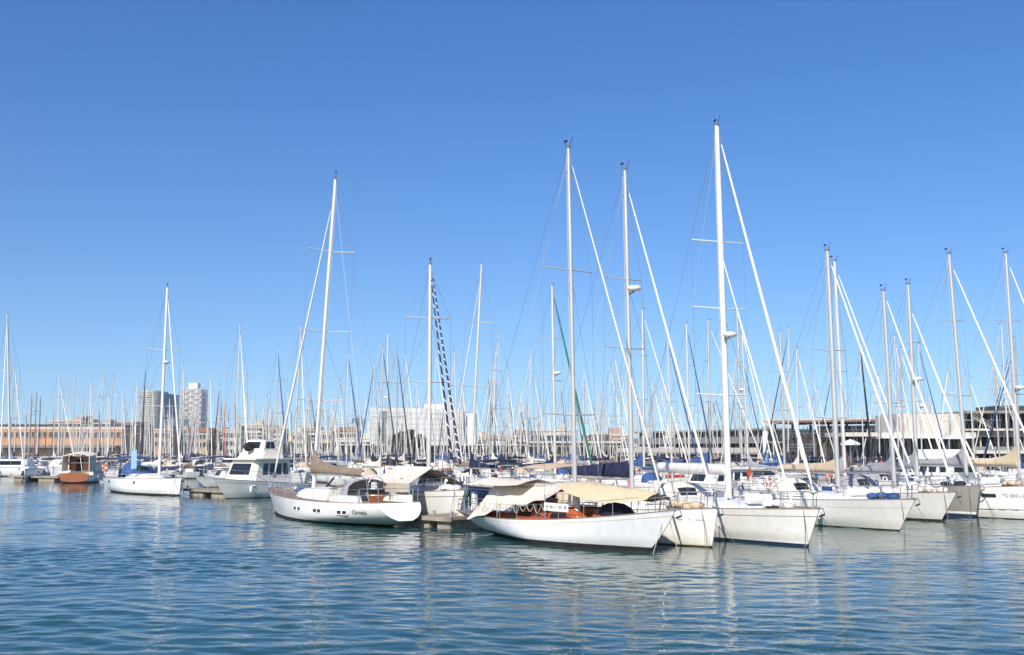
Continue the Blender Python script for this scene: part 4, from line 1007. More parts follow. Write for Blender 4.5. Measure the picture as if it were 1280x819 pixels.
for i, (tx, ty, bx, Hh, kw) in enumerate(MID):
    k = dict(cover=random.choice(['canvas_navy', 'canvas_black', 'canvas_blue', 'canvas_cream', 'canvas_navy', 'canvas_navy', 'canvas_grey']), hood_m=random.choice([None, 'canvas_navy', 'canvas_black', 'canvas_blue', 'canvas_grey', 'canvas_tan']),
             bim=random.choice([None, None, 'canvas_navy', 'canvas_black', 'canvas_tan']), side=random.choice(['hull_white', 'hull_white', 'hull_cream', 'hull_white', 'hull_navy']))
    k.update(kw); ok = None
    for tr in range(40):
        hh = Hh * (1 + (tr * .011) * (1 if tr % 2 else -1)); q = dict(k)
        ok = yacht(tx, ty, bx, 590, H=hh, detail=1, force=tr == 39, **q)
        if ok: break
    INFO[ok[0].name] = (k['cover'], k['gen'] if 'gen' in k else S, k.get('mm', 'mast_off'), k['side'])

# far forest of masts
random.seed(21)
dens = [(0, 60, 8), (60, 240, 50), (240, 420, 53), (420, 560, 36), (560, 720, 52), (720, 860, 26), (860, 1000, 16), (1000, 1280, 12)]
for x0, x1, n in dens:
    for i in range(n):
        for tr in range(70):
            bx = random.uniform(x0, x1); Hh = random.uniform(10.5, 15.5); d = random.uniform(95, 290) if bx < 760 else random.uniform(80, 150 if bx > 930 else 200)
            if bx < 420: d = max(d, random.uniform(130, 300))
            ty = HZ - (Hh - EYE) / d * F; tx = bx - (bx - 600) * .0000858 * (590 - ty) + random.gauss(0, .010) * (590 - ty) + random.choice([0, 0, .02, -.02]) * (590 - ty)
            k = dict(mm=random.choice(['mast_off', 'mast_cream', 'mast_dull', 'mast_grey', 'mast_off', 'mast_wood' if random.random() < .4 else 'mast_dull']), gen=random.choice([S, S, 'sail_cream', None, 'canvas_navy', S, 'canvas_blue' if random.random() < .4 else S]),
                     cover=random.choice(['canvas_navy', 'canvas_navy', 'canvas_blue', 'canvas_cream', 'canvas_black', 'canvas_grey', 'canvas_brown']), side=random.choice(['hull_white', 'hull_white', 'hull_cream', 'hull_navy' if random.random() < .3 else 'hull_white']))
            hm = random.choice([None, 'canvas_navy', 'canvas_blue', 'canvas_cream', 'canvas_tan'])
            ok = yacht(tx, ty, bx, 590, d=d, detail=0, force=False, hood_m=hm, **k)
            if ok: INFO[ok[0].name] = (k['cover'], k['gen'], k['mm'], k['side']); break
# a few motor boats among them
for i, (px, d, L, lb) in enumerate([(57, 210, 16, 'white flybridge motor yacht beyond the navy boom in front of the brick warehouse'), (88, 225, 15, 'white motor yacht with radar arch in front of the brick warehouse, right of the thick mast'), (120, 150, 8, None), (250, 150, 9, None), (405, 120, 9, None), (640, 130, 10, None),
      (1010, 95, 10, None), (1095, 100, 11, None), (1175, 84, 12, 'motor yacht with green tinted windows behind the grey hulled yacht'), (640, 90, 9, None), (745, 75, 10, None), (960, 78, 9, None), (905, 70, 9, None)]):
    nm = {2: 'small white motor boat left of the sloop with blue bimini', 3: 'small white motor boat below the white lattice tower', 4: 'small white motor boat behind the brown boom cover', 5: 'white motor boat far behind the aft awning of the classic yacht', 6: 'white motor boat before the dark glass hall, left of the twin masts', 7: 'white motor boat before the dark glass hall, right of the twin masts',
          9: 'white motor boat just behind the aft awning of the classic yacht', 10: 'white motor boat behind the forward awning of the classic yacht', 11: 'white motor boat behind the bow of the largest sloop', 12: 'white motor boat behind the mast foot of the largest sloop'}.get(i, lb)
    for tr in range(25):
        if motor_yacht(nm, (PX(px + random.uniform(-6, 6), d + tr * 1.5, 1), d + tr * 1.5), R(random.choice([-60, 120, -150]) + random.uniform(-8, 8)), L, detail=d < 110, fly=L > 9): break

# ------------------------------------------------------------------ far quay and land
mb = MB(); pts = [(-900, 345), (-60, 345), (-20, 300), (12, 292), (30, 250), (44, 178), (62, 128), (66, 108), (90, 96), (900, 96)]
top = [(x, y, 1.25) for x, y in pts]; far = [(900, 2800, 1.25), (-900, 2800, 1.25)]
allp = top + far; o_ = len(allp)
mb.add(allp + [(p[0], p[1], -1.0) for p in top], [tuple(range(o_))] + [(k, k + 1, o_ + k + 1, o_ + k)[::-1] for k in range(len(top) - 1)], 'concrete')
mb.build('quay_ground', kind='structure')

mat('brick_orange', (.52, .30, .17), .85, var=.18, scale=.35)
mat('brick_trim', (.45, .32, .22), .85, var=.1, scale=.5)
mat('plaster_cream', (.50, .41, .30), .85, var=.12, scale=.2)
mat('plaster_sand', (.42, .31, .21), .85, var=.15, scale=.2)
mat('plaster_pink', (.44, .28, .20), .85, var=.15, scale=.2)
mat('plaster_white', (.56, .52, .46), .8, var=.08, scale=.2)
mat('plaster_grey', (.26, .245, .23), .85, var=.1, scale=.2)
mat('panel_white', (.72, .71, .69), .6, var=.05, scale=.1)
mat('roof_tile', (.30, .13, .08), .9, var=.2)
mat('win', (.06, .065, .075), .15)
mat('tower_glass', (.44, .45, .40), .4, metal=.05, var=.2, scale=.08)
mat('tower_glass_side', (.09, .14, .19), .15, metal=.2, var=.3, scale=.1)
mat('lattice', (.62, .61, .60), .5)
mat('tower_core', (.30, .29, .28), .4, var=.2, scale=.2)
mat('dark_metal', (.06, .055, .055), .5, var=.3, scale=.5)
mat('roof_edge', (.22, .12, .10), .6)
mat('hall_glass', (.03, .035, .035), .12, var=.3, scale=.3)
mat('rail_glass', (.22, .24, .23), .2)
mat('paint_blue', (.13, .24, .42), .5)
mat('leaf_a', (.055, .085, .025), .8, var=.5, scale=.6)
mat('leaf_b', (.10, .085, .04), .8, var=.4, scale=.6)
mat('leaf_palm', (.06, .08, .03), .7, var=.4)
mat('bark', (.16, .11, .07), .95, var=.3)

_win = {}
def winmesh(w_, h_, m='win', fr='plaster_cream'):
    k = (round(w_, 1), round(h_, 1), m, fr)
    if k not in _win:
        mb = MB(); mb.box((0, -.04, 0), (w_, .12, h_), m)
        if fr:
            for sx in (-1, 1): mb.box((sx * (w_ / 2 + .06), -.06, 0), (.12, .2, h_ + .24), fr)
            mb.box((0, -.07, -h_ / 2 - .07), (w_ + .4, .3, .14), fr); mb.box((0, -.06, h_ / 2 + .06), (w_, .2, .12), fr)
        _win[k] = mb.mesh('window')
    return _win[k]
def building(label, px0, px1, ytop, Y, m='plaster_cream', depth=14, rows=4, cols=6, base=1.25, roof='parapet', cat='building', name='apartment_building', wm='win', fr='plaster_white', rz=0., balc=False, ww=1.4, wh=1.7, group=None, flo=3.3):
    x0, zt = ray(px0, ytop, Y); x1, _ = ray(px1, ytop, Y); cx = (x0 + x1) / 2; W = x1 - x0; Ht = zt - base
    o = thing(name, label, cat, (cx, Y + depth / 2, base), rz, group)
    mb = MB(); mb.box((0, 0, Ht / 2), (W, depth, Ht), m); mb.build('wall', o)
    mb = MB()
    if roof == 'parapet': mb.box((0, 0, Ht + .25), (W + .5, depth + .5, .5), 'plaster_white' if m != 'panel_white' else m); mb.box((W * .2, 1, Ht + 1.3), (W * .22, depth * .4, 1.7), m)
    elif roof == 'tile': mb.box((0, 0, Ht + .9), (W + .9, depth + .9, 1.8), 'roof_tile', taper=.6)
    mb.build('roof', o)
    rows = min(rows, max(1, int(Ht / flo)))
    if cols:
        me = winmesh(ww, wh, wm, fr)
        for r in range(rows):
            z = Ht - 1.9 - flo * r
            if z < 1.2: break
            for c in range(cols):
                if r * cols + c >= 96: break
                q = bpy.data.objects.new('window', me); col.objects.link(q); q.parent = o; q.location = (-W / 2 + W * (c + .5) / cols, -depth / 2 - .01, z)
            if balc:
                mb = MB(); mb.box((0, -depth / 2 - .6, z - wh / 2 - .2), (W * .96, 1.2, .14), 'plaster_white'); mb.box((0, -depth / 2 - 1.18, z - wh / 2 + .25), (W * .96, .05, .75), 'plaster_white'); mb.build('balcony', o)
    return o, W, Ht
# long brick warehouse on the left
o, W_, H__ = building('long orange brick warehouse with a flat roof on the far left quay', -60, 152, 536, 350, 'brick_orange', 24, 3, 30, name='brick_warehouse', fr='brick_trim', roof=None, ww=1.1, wh=1.5, flo=4.2)
mb = MB(); mb.box((0, 1, H__ + .3), (W_ + 1.5, 25, .6), 'plaster_white'); mb.box((0, 2, H__ + 1.1), (W_ * .98, 18, 1.0), 'dark_metal'); mb.build('roof', o)
mb = MB(); mb.box((0, -14.5, 3.2), (W_, 5, .5), 'plaster_grey'); mb.box((0, -13, 1.4), (W_ * .98, 1.2, 2.8), 'brick_trim'); mb.build('arcade', o)
building('terracotta block with dark rooftop level behind the brick warehouse', 62, 102, 527, 470, 'plaster_pink', 18, 4, 8, name='apartment_building'); building('grey block with a dark top behind the brick warehouse', 78, 108, 525, 520, 'plaster_grey', 18, 3, 6)
building('ochre block with roof terraces between the warehouse and the glass tower', 104, 138, 530, 480, 'plaster_sand', 18, 5, 7, balc=True)
building('brown red building with low tiled roof beside the glass tower', 136, 172, 534, 380, 'plaster_pink', 18, 5, 7, roof='tile')
city = [(150, 182, 536, 430, 'plaster_sand'), (178, 214, 538, 420, 'plaster_pink'), (208, 232, 539, 440, 'plaster_cream'), (228, 262, 540, 430, 'plaster_sand'), (256, 282, 540, 460, 'plaster_cream'), (280, 300, 538, 430, 'plaster_white'),
        (302, 328, 532, 440, 'plaster_cream'), (326, 344, 537, 450, 'plaster_sand'), (342, 352, 541, 430, 'plaster_white'), (350, 378, 541, 440, 'plaster_white'), (376, 396, 535, 450, 'plaster_sand'), (394, 414, 540, 430, 'plaster_cream'), (412, 424, 543, 470, 'plaster_pink'), (420, 446, 539, 450, 'plaster_sand'),
        (560, 590, 544, 420, 'plaster_sand'), (588, 612, 546, 440, 'plaster_pink'), (608, 632, 545, 430, 'plaster_sand'), (630, 646, 547, 450, 'plaster_cream'), (642, 662, 543, 440, 'plaster_pink'), (660, 676, 547, 430, 'plaster_sand')]
adj = ['with a stepped top', 'with small balconies', 'with narrow windows', 'with shuttered windows']
where = lambda px: ('left of the glass tower' if px < 178 else 'below the glass tower' if px < 220 else 'below the white lattice tower' if px < 250 else 'right of the white lattice tower' if px < 285 else 'behind the cream motor yacht' if px < 345 else 'left of the leaning white mast' if px < 400 else 'left of the palm tree' if px < 446 else 'right of the white block' if px < 612 else 'left of the white topped building')
cn = {'plaster_sand': 'sandy brown', 'plaster_pink': 'terracotta', 'plaster_cream': 'cream', 'plaster_white': 'white'}
seen_l = {}
random.seed(4)
for i, (a, b, y, Y, m) in enumerate(city):
    lb = f'{cn[m]} apartment block {where((a + b) / 2)}'
    seen_l[lb] = seen_l.get(lb, 0) + 1
    if seen_l[lb] > 1: lb = lb.replace('apartment block', 'smaller apartment block' if seen_l[lb] == 2 else 'rear apartment block')
    building(lb, a, b, y, Y, m, 16, 5, max(3, int((b - a) / 4)), balc=(i % 2 == 0), roof='tile' if i % 5 == 3 else 'parapet')
building('low white building left of the palm tree', 418, 470, 549, 400, 'plaster_white', 14, 2, 8, name='low_building')
# glass tower: rounded left half and right plane coloured darker to paint the shade of the turned face
def glass_tower():
    Y = 1250; xl, zt = ray(176, 489, Y); xr, _ = ray(216, 489, Y); xm_, _ = ray(203, 489, Y)
    o = thing('glass_tower', 'rounded grey green glass office tower with right face coloured dark blue for shade', 'tower', ((xl + xr) / 2, Y, 1.25)); H = zt - 1.25; c = (xl + xr) / 2
    mb = MB(); w1 = xm_ - xl; rows = []
    for zz in (0, H): rows.append([(xl - c + w1 * (1 - math.cos(a)) / 2, -14 * math.sin(a), zz) for a in [math.pi * k / 16 for k in range(17)]] + [(xm_ - c, 22, zz), (xl - c, 22, zz)])
    mb.grid(rows, 'tower_glass', False, close=True); mb.add(rows[1], [tuple(range(19))[::-1]], 'tower_glass'); mb.build('rounded_facade', o)
    mb = MB(); w2 = xr - xm_
    mb.add([(xm_ - c + .1, -3, 0), (xr - c, 14, 0), (xr - c, 26, 0), (xm_ - c + .1, 21.9, 0), (xm_ - c + .1, -3, H * .97), (xr - c, 14, H * .95), (xr - c, 26, H * .95), (xm_ - c + .1, 21.9, H * .97)], [(3, 2, 1, 0), (4, 5, 6, 7), (0, 1, 5, 4), (1, 2, 6, 5), (2, 3, 7, 6), (3, 0, 4, 7)], 'tower_glass_side'); mb.build('flat_facade', o)
    mb = MB()
    for k in range(1, 26):
        z = H * k / 26; mb.tube([(xl - c + w1 * (1 - math.cos(a)) / 2 * 1., -14.25 * math.sin(a), z) for a in [math.pi * (j + .5) / 17 for j in range(17)]], .28, 'plaster_grey', 4)
    mb.build('floor_bands', o)
    x0, z0 = ray(200, 524, 1150); x1, _ = ray(229, 524, 1150)
    p = thing('office_block', 'dark glass office block at the foot of the two towers', 'building', ((x0 + x1) / 2, 1150, 1.25)); mb = MB(); mb.box((0, 10, (z0 - 1.25) / 2), (x1 - x0, 20, z0 - 1.25), 'tower_glass_side'); mb.build('wall', p)
    for k in range(8):
        mb = MB(); mb.box((0, -.15, (z0 - 1.25) * (k + .5) / 8), (x1 - x0, .3, .5), 'plaster_grey'); mb.build('floor_band', p)
glass_tower()
def lattice_tower():
    Y = 1350; xl, zt = ray(225.5, 486, Y); xr, _ = ray(252, 486, Y); o = thing('lattice_tower', 'slim tower wrapped in a white steel lattice right of the glass tower', 'tower', ((xl + xr) / 2, Y + 14, 1.25)); W = xr - xl; H = zt - 1.25; D = 26
    mb = MB(); mb.box((0, 0, H / 2), (W * .84, D * .84, H * .99), 'tower_core'); mb.build('core', o)
    mb = MB(); mb.box((0, 0, H + 4), (W * .45, D * .45, 8), 'lattice'); mb.build('crown', o)
    n = 11; st = H / n
    for fx, nm in ((0, 'front'), (1, 'right'), (2, 'left')):
        mb = MB()
        def P(u, z): return (u * W / 2, -D / 2, z) if fx == 0 else ((W / 2, u * D / 2, z) if fx == 1 else (-W / 2, u * D / 2, z))
        for u in (-1, -.5, 0, .5, 1): mb.tube([P(u, 0), P(u, H)], .45, 'lattice', 4)
        for k in range(n * 4 + 1): mb.tube([P(-1, H * k / (n * 4)), P(1, H * k / (n * 4))], .3, 'lattice', 4)
        for k in range(n):
            z = st * k; mb.tube([P(-1, z), P(0, z + st)], .5, 'lattice', 4); mb.tube([P(1, z), P(0, z + st)], .5, 'lattice', 4)
            mb.tube([P(-1, z + st), P(0, z)], .35, 'lattice', 4); mb.tube([P(1, z + st), P(0, z)], .35, 'lattice', 4)
        mb.build('steel_lattice', o)
lattice_tower()
# white windowless block
def white_block():
    Y = 330; x0, zt = ray(463, 509, Y); x1, _ = ray(577, 514, Y); o = thing('white_block', 'big windowless white panelled building with a glass strip near its left corner', 'building', ((x0 + x1) / 2, Y + 20, 1.25)); W = x1 - x0; H = zt - 1.25
    mb = MB(); vs = []
    for x, y in ((-W / 2, -20), (W / 2, -8), (W / 2, 26), (-W / 2, 20)): vs.append((x, y, 0))
    vs += [(v[0], v[1], H * (1 if v[0] < 0 else .985)) for v in vs]
    mb.add(vs, [(3, 2, 1, 0), (4, 5, 6, 7), (0, 1, 5, 4), (1, 2, 6, 5), (2, 3, 7, 6), (3, 0, 4, 7)], 'panel_white'); mb.build('wall', o)
    mb = MB()
    for k in range(1, 9):
        z = H * k / 9; mb.add([(-W / 2, -20.05, z), (W / 2, -8.05, z), (W / 2, -8.05, z + .07), (-W / 2, -20.05, z + .07)], [(0, 1, 2, 3)], 'plaster_grey')
    mb.build('panel_joints', o)
    mb = MB(); xa, xb = -W / 2 + 2.6, -W / 2 + 5.2; yy = lambda x: -20 + 12 * (x + W / 2) / W - .12
    mb.add([(xa, yy(xa), 2), (xb, yy(xb), 2), (xb, yy(xb), H - 1.2), (xa, yy(xa), H - 1.2), (xa, yy(xa) + .1, 2), (xb, yy(xb) + .1, 2), (xb, yy(xb) + .1, H - 1.2), (xa, yy(xa) + .1, H - 1.2)], [(0, 1, 2, 3), (0, 4, 5, 1), (3, 2, 6, 7), (0, 3, 7, 4), (1, 5, 6, 2)], 'glass_green'); mb.build('glass_strip', o)
    mb = MB(); mb.box((4, 5, H + .9), (W * .22, 8, 1.8), 'panel_white'); mb.box((-W * .06, 0, H + .5), (1.2, 1.2, 1), 'plaster_grey'); mb.build('roof_plant', o)
    building('lower white wing right of the windowless white building', 576, 594, 517, 345, 'panel_white', 16, 0, 0, name='white_wing', roof=None)
white_block()
# dark quay arcade with white railing between the trees
def arcade():
    Y = 312; x0, zt = ray(424, 556, Y); x1, _ = ray(660, 556, Y); o = thing('quay_arcade', 'long low dark arcade with white posts on the quay below the white building', 'building', ((x0 + x1) / 2, Y, 1.25)); W = x1 - x0; H = zt - 1.25
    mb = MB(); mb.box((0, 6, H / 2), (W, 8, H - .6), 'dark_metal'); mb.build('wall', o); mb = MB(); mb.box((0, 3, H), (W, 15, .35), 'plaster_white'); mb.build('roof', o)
    for k in range(34):
        mb = MB(); mb.box((-W / 2 + W * (k + .5) / 34, -4, H / 2), (.22, .22, H - .4), 'plaster_white'); mb.build('post', o)
    mb = MB(); mb.box((0, -5, 1.2), (W, .1, .12), 'plaster_white'); mb.box((0, -5, .7), (W, .06, .08), 'plaster_white'); mb.build('railing', o)
arcade()
# port buildings centre right
building('white topped building with a band of windows behind the sloops at the centre', 678, 716, 539, 285, 'plaster_white', 14, 2, 9, wm='win', fr=None, ww=2.2, wh=1.5, flo=3.2); building('narrow grey building left of the white topped building', 664, 679, 539, 288, 'plaster_grey', 12, 1, 3, ww=1.2)
building('terracotta and cream terrace building with awnings between the two thick masts', 732, 788, 545, 275, 'plaster_pink', 14, 3, 12, balc=True, wm='win', ww=1.8)
building('low glazed restaurant with dark ground floor behind the centre masts', 664, 792, 554, 262, 'dark_metal', 10, 2, 22, wm='hall_glass', ww=2.2, wh=2.2, roof='parapet', fr='plaster_white', name='restaurant')
def gallery():
    """long terraced gallery with white slatted gables"""
    xa, zt = ray(790, 541, 215); xb, _ = ray(968, 541, 175); o = thing('terraced_gallery', 'long grey terraced gallery with white slatted gables behind the right hand masts', 'building', (xa, 215, 1.25)); dx = xb - xa; dy = -40.; L = math.hypot(dx, dy); rz = math.atan2(dy, dx); o.rotation_euler.z = rz; H = zt - 1.25
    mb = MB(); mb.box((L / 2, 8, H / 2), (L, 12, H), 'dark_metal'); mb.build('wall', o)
    for k, (z, d_) in enumerate(((H, 2.5), (H * .62, 4.2), (H * .30, 5.5))):
        mb = MB(); mb.box((L / 2, 2 - d_ / 2 + 1, z), (L, d_ + 2, .3), 'plaster_grey'); mb.build('terrace', o)
        if k: mb = MB(); mb.box((L / 2, 2 - d_ + .1, z + .55), (L, .08, .8), 'rail_glass' if k == 1 else 'plaster_white'); mb.build('railing', o)
    for k in range(22):
        mb = MB(); mb.box((L * (k + .5) / 22, 1.2, H / 2), (.3, .3, H), 'plaster_grey'); mb.build('column', o)
        rn = random.Random(k); mb = MB(); mb.box((L * (k + .5 + rn.uniform(-.1, .1)) / 22, 1.9, H * .8), (L / 22 * rn.uniform(.4, .8), .12, H * rn.uniform(.12, .24)), rn.choice(['tower_core', 'hall_glass', 'plaster_white', 'glass_green', 'plaster_sand'])); mb.build('window', o)
        if rn.random() < .45: mb = MB(); ww = L / 22 * rn.uniform(.5, .9); x_ = L * (k + .5) / 22; z_ = H * rn.choice([.55, .26]); mb.sheet([[(x_ - ww / 2, 1, z_), (x_ + ww / 2, 1, z_)], [(x_ - ww / 2, -2.6, z_ - .7), (x_ + ww / 2, -2.6, z_ - .7)]], rn.choice(['sail_cream', 'canvas_red', 'sail_white', 'canvas_tan']), .05); mb.build('awning', o)
    for q in (.12, .30):
        mb = MB(); x = L * q + 3
        for j in range(14):
            f = j / 13; z = .5 + (H + .4) * f; mb.box((x - 2.6 + 2.8 * f, -1.8 + f * .5, z), (6.5 - 4.2 * f, .12, .36), 'panel_white')
        mb.build('slatted_gable', o)
gallery()
def hall():
    """dark glazed hall with a thin projecting roof, and the white restaurant wing at its right"""
    Y = 150; x0, zt = ray(962, 528, Y + 10); x1, z1 = ray(1128, 523, Y); o = thing('glazed_hall', 'dark glazed hall under a thin projecting flat roof with brown edge', 'building', (x0, Y + 10, 1.25)); L = math.hypot(x1 - x0, 10) + 4; o.rotation_euler.z = math.atan2(-10, x1 - x0); H = zt - 1.25
    mb = MB(); mb.box((L / 2, 5, H), (L, 16, .3), 'roof_edge'); mb.box((L / 2, 5, H + .24), (L * .995, 15.8, .16), 'plaster_white'); mb.build('roof', o)
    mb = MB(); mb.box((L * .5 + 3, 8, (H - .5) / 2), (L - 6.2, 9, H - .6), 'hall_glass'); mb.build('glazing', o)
    for k in range(9):
        mb = MB(); mb.box((1 + (L - 2) * k / 8, -.6, H / 2 - .1), (.28, .28, H - .4), 'dark_metal'); mb.build('column', o)
    for k in range(2):
        mb = MB(); z = H * (.34 + .32 * k); mb.box((L / 2 + 1, .9, z), (L - 4, 4.5, .22), 'dark_metal'); mb.box((L / 2 + 1, -1.4, z + .9), (L - 4, .05, .05), 'steel'); mb.box((L / 2 + 1, -1.4, z + .5), (L - 4, .04, .04), 'steel'); mb.build('gallery_floor', o)
    for k in range(24):
        mb = MB(); mb.box((4 + (L - 8) * k / 23, 3.42, (H - .6) / 2), (.1, .1, H - .7), 'steel'); mb.build('mullion', o)
hall()
def restaurant():
    Y = 132; X = lambda px: ray(px, 560, Y)[0]; Z = lambda py: ray(1200, py, Y)[1] - 1.25
    o = thing('waterfront_restaurant', 'white stepped restaurant building with terraces and dark windows on the right quay', 'building', (X(1200), Y, 1.25)); c = X(1200)
    def bx(nm, p0, p1, y0, y1, m, yy=0., d=6.): mb = MB(); mb.box(((X(p0) + X(p1)) / 2 - c, yy + d / 2, (Z(y0) + Z(y1)) / 2), (X(p1) - X(p0), d, Z(y0) - Z(y1)), m); return mb.build(nm, o)
    bx('wall', 1126, 1208, 517, 541, 'plaster_white', 1, 8); bx('wall', 1128, 1146, 521, 541, 'plaster_white', .5, 4)
    bx('terrace', 1050, 1210, 541, 546, 'plaster_white', -2.5, 9); bx('terrace_roof', 1088, 1200, 545.5, 548.5, 'panel_white', -4.5, 4)
    bx('glazing', 1056, 1206, 548.6, 590, 'dark_metal', .6, 7)
    bx('roof', 1204, 1330, 514, 517, 'plaster_grey', -1.5, 12); bx('roof_plant', 1262, 1330, 506, 513.9, 'dark_metal', 3, 6); bx('glazing', 1206, 1330, 517.1, 536, 'shade_dark', 1.2, 8)
    bx('terrace', 1206, 1330, 536.1, 539, 'plaster_white', -2, 10); bx('terrace_awning', 1208, 1330, 540, 546, 'plaster_grey', -1.2, 6)
    bx('glazing', 1206, 1330, 546.1, 563, 'shade_dark', 1.2, 8); bx('terrace', 1206, 1330, 563.1, 567, 'plaster_white', -3, 11); bx('railing', 1206, 1330, 558.5, 563, 'rail_glass', -2.9, .06)
    bx('glazing', 1206, 1330, 567.1, 592, 'shade_dark', .8, 8)
    for p in range(1212, 1330, 11):
        bx('column', p, p + 1.4, 546.2, 563, 'plaster_white', -.6, .2); bx('column', p + 3, p + 4.2, 567.2, 592, 'plaster_cream', -.8, .2); bx('mullion', p, p + .8, 517.2, 536, 'steel', 1.05, .1)
    for p in range(1064, 1200, 9): bx('mullion', p, p + .9, 548.7, 590, 'plaster_white', .4, .15)
    mb = MB()
    for k in range(7): mb.box((X(1212 + k * 3.2) - c, -1.8, Z(524 + k * 2)), (.3, 1.0, .08), 'plaster_white'); 
    for dy in (-2.3, -1.3): mb.tube([(X(1212) - c, dy, Z(521)), (X(1233) - c, dy, Z(535))], .04, 'plaster_white', 5); mb.tube([(X(1212) - c, dy, Z(518)), (X(1233) - c, dy, Z(532))], .03, 'plaster_white', 5)
    mb.build('outside_stairs', o)
    for p, h in ((1171, 505), (1178, 506), (1165, 511)): bx('chimney', p, p + 2, h, 516, 'plaster_white', 3, .3)
restaurant()
# blue and white navigation tower
def nav():
    Y = 118; x, zt = ray(956.5, 532, Y); o = thing('harbour_light', 'round harbour tower painted white above and blue below', 'tower', (x, Y, 1.25)); r = .33
    zb = ray(956.5, 566, Y)[1] - 1.25; H = zt - 1.25
    mb = MB(); mb.tube([(0, 0, -1.2), (0, 0, zb)], r, 'paint_blue', 16); mb.build('lower_shaft', o); mb = MB(); mb.tube([(0, 0, zb), (0, 0, H - .6)], r * .99, 'panel_white', 16); mb.build('upper_shaft', o)
    mb = MB(); mb.tube([(0, 0, H - .6), (0, 0, H - .5), (0, 0, H - .1), (0, 0, H)], [r * 1.1, r * 1.25, r * 1.1, r * .3], 'plaster_grey', 14); mb.build('lantern', o)
nav()
# parasols on the restaurant quay
def parasol(label, px, py, Y, r=1.7, m='sail_white'):
    x, z = ray(px, py, Y); o = thing('parasol', label, 'parasol', (x, Y, 1.25)); H = z - 1.25
    mb = MB(); mb.tube([(0, 0, 0), (0, 0, H)], .035, 'steel', 6); mb.build('pole', o); mb = MB(); rows = [[(rr * math.cos(a), rr * math.sin(a), zz) for a in [2 * math.pi * k / 8 for k in range(8)]] for rr, zz in ((.02, H), (r * .5, H - .22), (r, H - .52), (r * .98, H - .7))]
    mb.grid(rows, m, False, close=True); mb.build('canopy', o)
parasol('white octagonal parasol on the restaurant quay', 1243, 572, 120); parasol('small white parasol left of the restaurant under the stairs', 1063, 549, 128, 1.2); parasol('cream parasol before the glazed hall', 1150, 565, 118, 1.4, 'sail_cream')
# standing jib sail drying
x, z = ray(1196, 559, 92); mb = MB(); mb.sheet([[(0, 0, z), (.05, 0, z - .02)], [(-.5, 0, z - 1.3), (.2, 0, z - 1.3)], [(-.95, .0, z - 2.6), (.35, 0, z - 2.6)]], 'sail_cream', .03); mb.build('hoisted_sail', None, (x, 92, 0), label='small cream sail hoisted between the grey and the white yachts at right', cat='sail')

# ------------------------------------------------------------------ trees
def tree(label, px, ytop, wpx, Y, m='leaf_a', n=1500, group=None, base=1.25):
    x, zt = ray(px, ytop, Y); r = wpx / 2 / F * Y; H = zt - base; o = thing('tree', label, 'tree', (x, Y, base), 0, group); rnd = random.Random(int(px))
    mb = MB(); mb.tube([(0, 0, 0), (.1, 0, H * .3), (0, .1, H * .6)], [.25, .2, .12], 'bark', 7)
    for k in range(5):
        a = k * 1.26; mb.tube([(0, 0, H * .35), (r * .5 * math.cos(a), r * .5 * math.sin(a), H * .7)], [.12, .04], 'bark', 5)
    mb.build('trunk', o); mb = MB()
    cl = [(rnd.uniform(-.62, .62) * r, rnd.uniform(-.62, .62) * r, H * rnd.uniform(.45, .86), rnd.uniform(.22, .42) * r) for _ in range(16)]
    for i in range(n):
        c = rnd.choice(cl); u = Vector((rnd.gauss(0, 1), rnd.gauss(0, 1), rnd.gauss(0, 1))).normalized() * c[3] * rnd.random() ** .35
        p = Vector((c[0] + u.x, c[1] + u.y, min(H, c[2] + u.z * .8))); s_ = rnd.uniform(.16, .42); q = Vector((rnd.gauss(0, 1), rnd.gauss(0, 1), rnd.gauss(0, 1))).normalized(); t = q.orthogonal().normalized() * s_; b = q.cross(t).normalized() * s_ * .7
        mb.add([p - t, p - b, p + t, p + b], [(0, 1, 2, 3)], m if rnd.random() < .75 else 'leaf_b')
    mb.build('crown', o)
def palm(label, px, ytop, Y, base=1.25, wpx=14):
    x, zt = ray(px, ytop, Y); H = zt - base; rnd = random.Random(int(px * 3)); o = thing('palm_tree', label, 'palm tree', (x, Y, base)); R0 = wpx / 2 / F * Y
    mb = MB(); mb.tube([(0, 0, 0), (.1, 0, H * .5), (0, 0, H - R0 * .6)], [.3, .24, .28], 'bark', 8); mb.build('trunk', o); mb = MB(); c = Vector((0, 0, H - R0 * .6))
    for k in range(34):
        a = k * 2.4; el = rnd.uniform(-.5, 1.3); d = Vector((math.cos(a) * math.cos(el), math.sin(a) * math.cos(el), math.sin(el))); L = R0 * rnd.uniform(.9, 1.25); pts = [c + d * L * q - Vector((0, 0, .5 * L * q * q)) for q in (0, .3, .6, .85, 1)]
        sd_ = d.cross(Vector((0, 0, 1))).normalized()
        for i in range(12):
            q = (i + 1) / 12; p = c + d * L * q - Vector((0, 0, .5 * L * q * q)); w_ = .22 * L * (1 - q * .6)
            for sg in (1, -1): mb.add([p, p + sd_ * sg * w_ + d * .12 * L - Vector((0, 0, .12 * L)), p + d * .07 * L], [(0, 1, 2)], 'leaf_palm' if rnd.random() < .7 else 'leaf_b')
    mb.build('crown', o)
palm('tall palm tree standing left of the windowless white building', 448, 521, 298, 1.25, 19)
for i, (px, yt, wp) in enumerate([(496, 539, 26), (511, 535, 30), (526, 541, 22)]):
    tree(['round green tree before the white building, leftmost of three', 'largest of the three round green trees before the white building', 'round green tree before the white building, rightmost of three'][i], px, yt, wp, 300, n=4200)
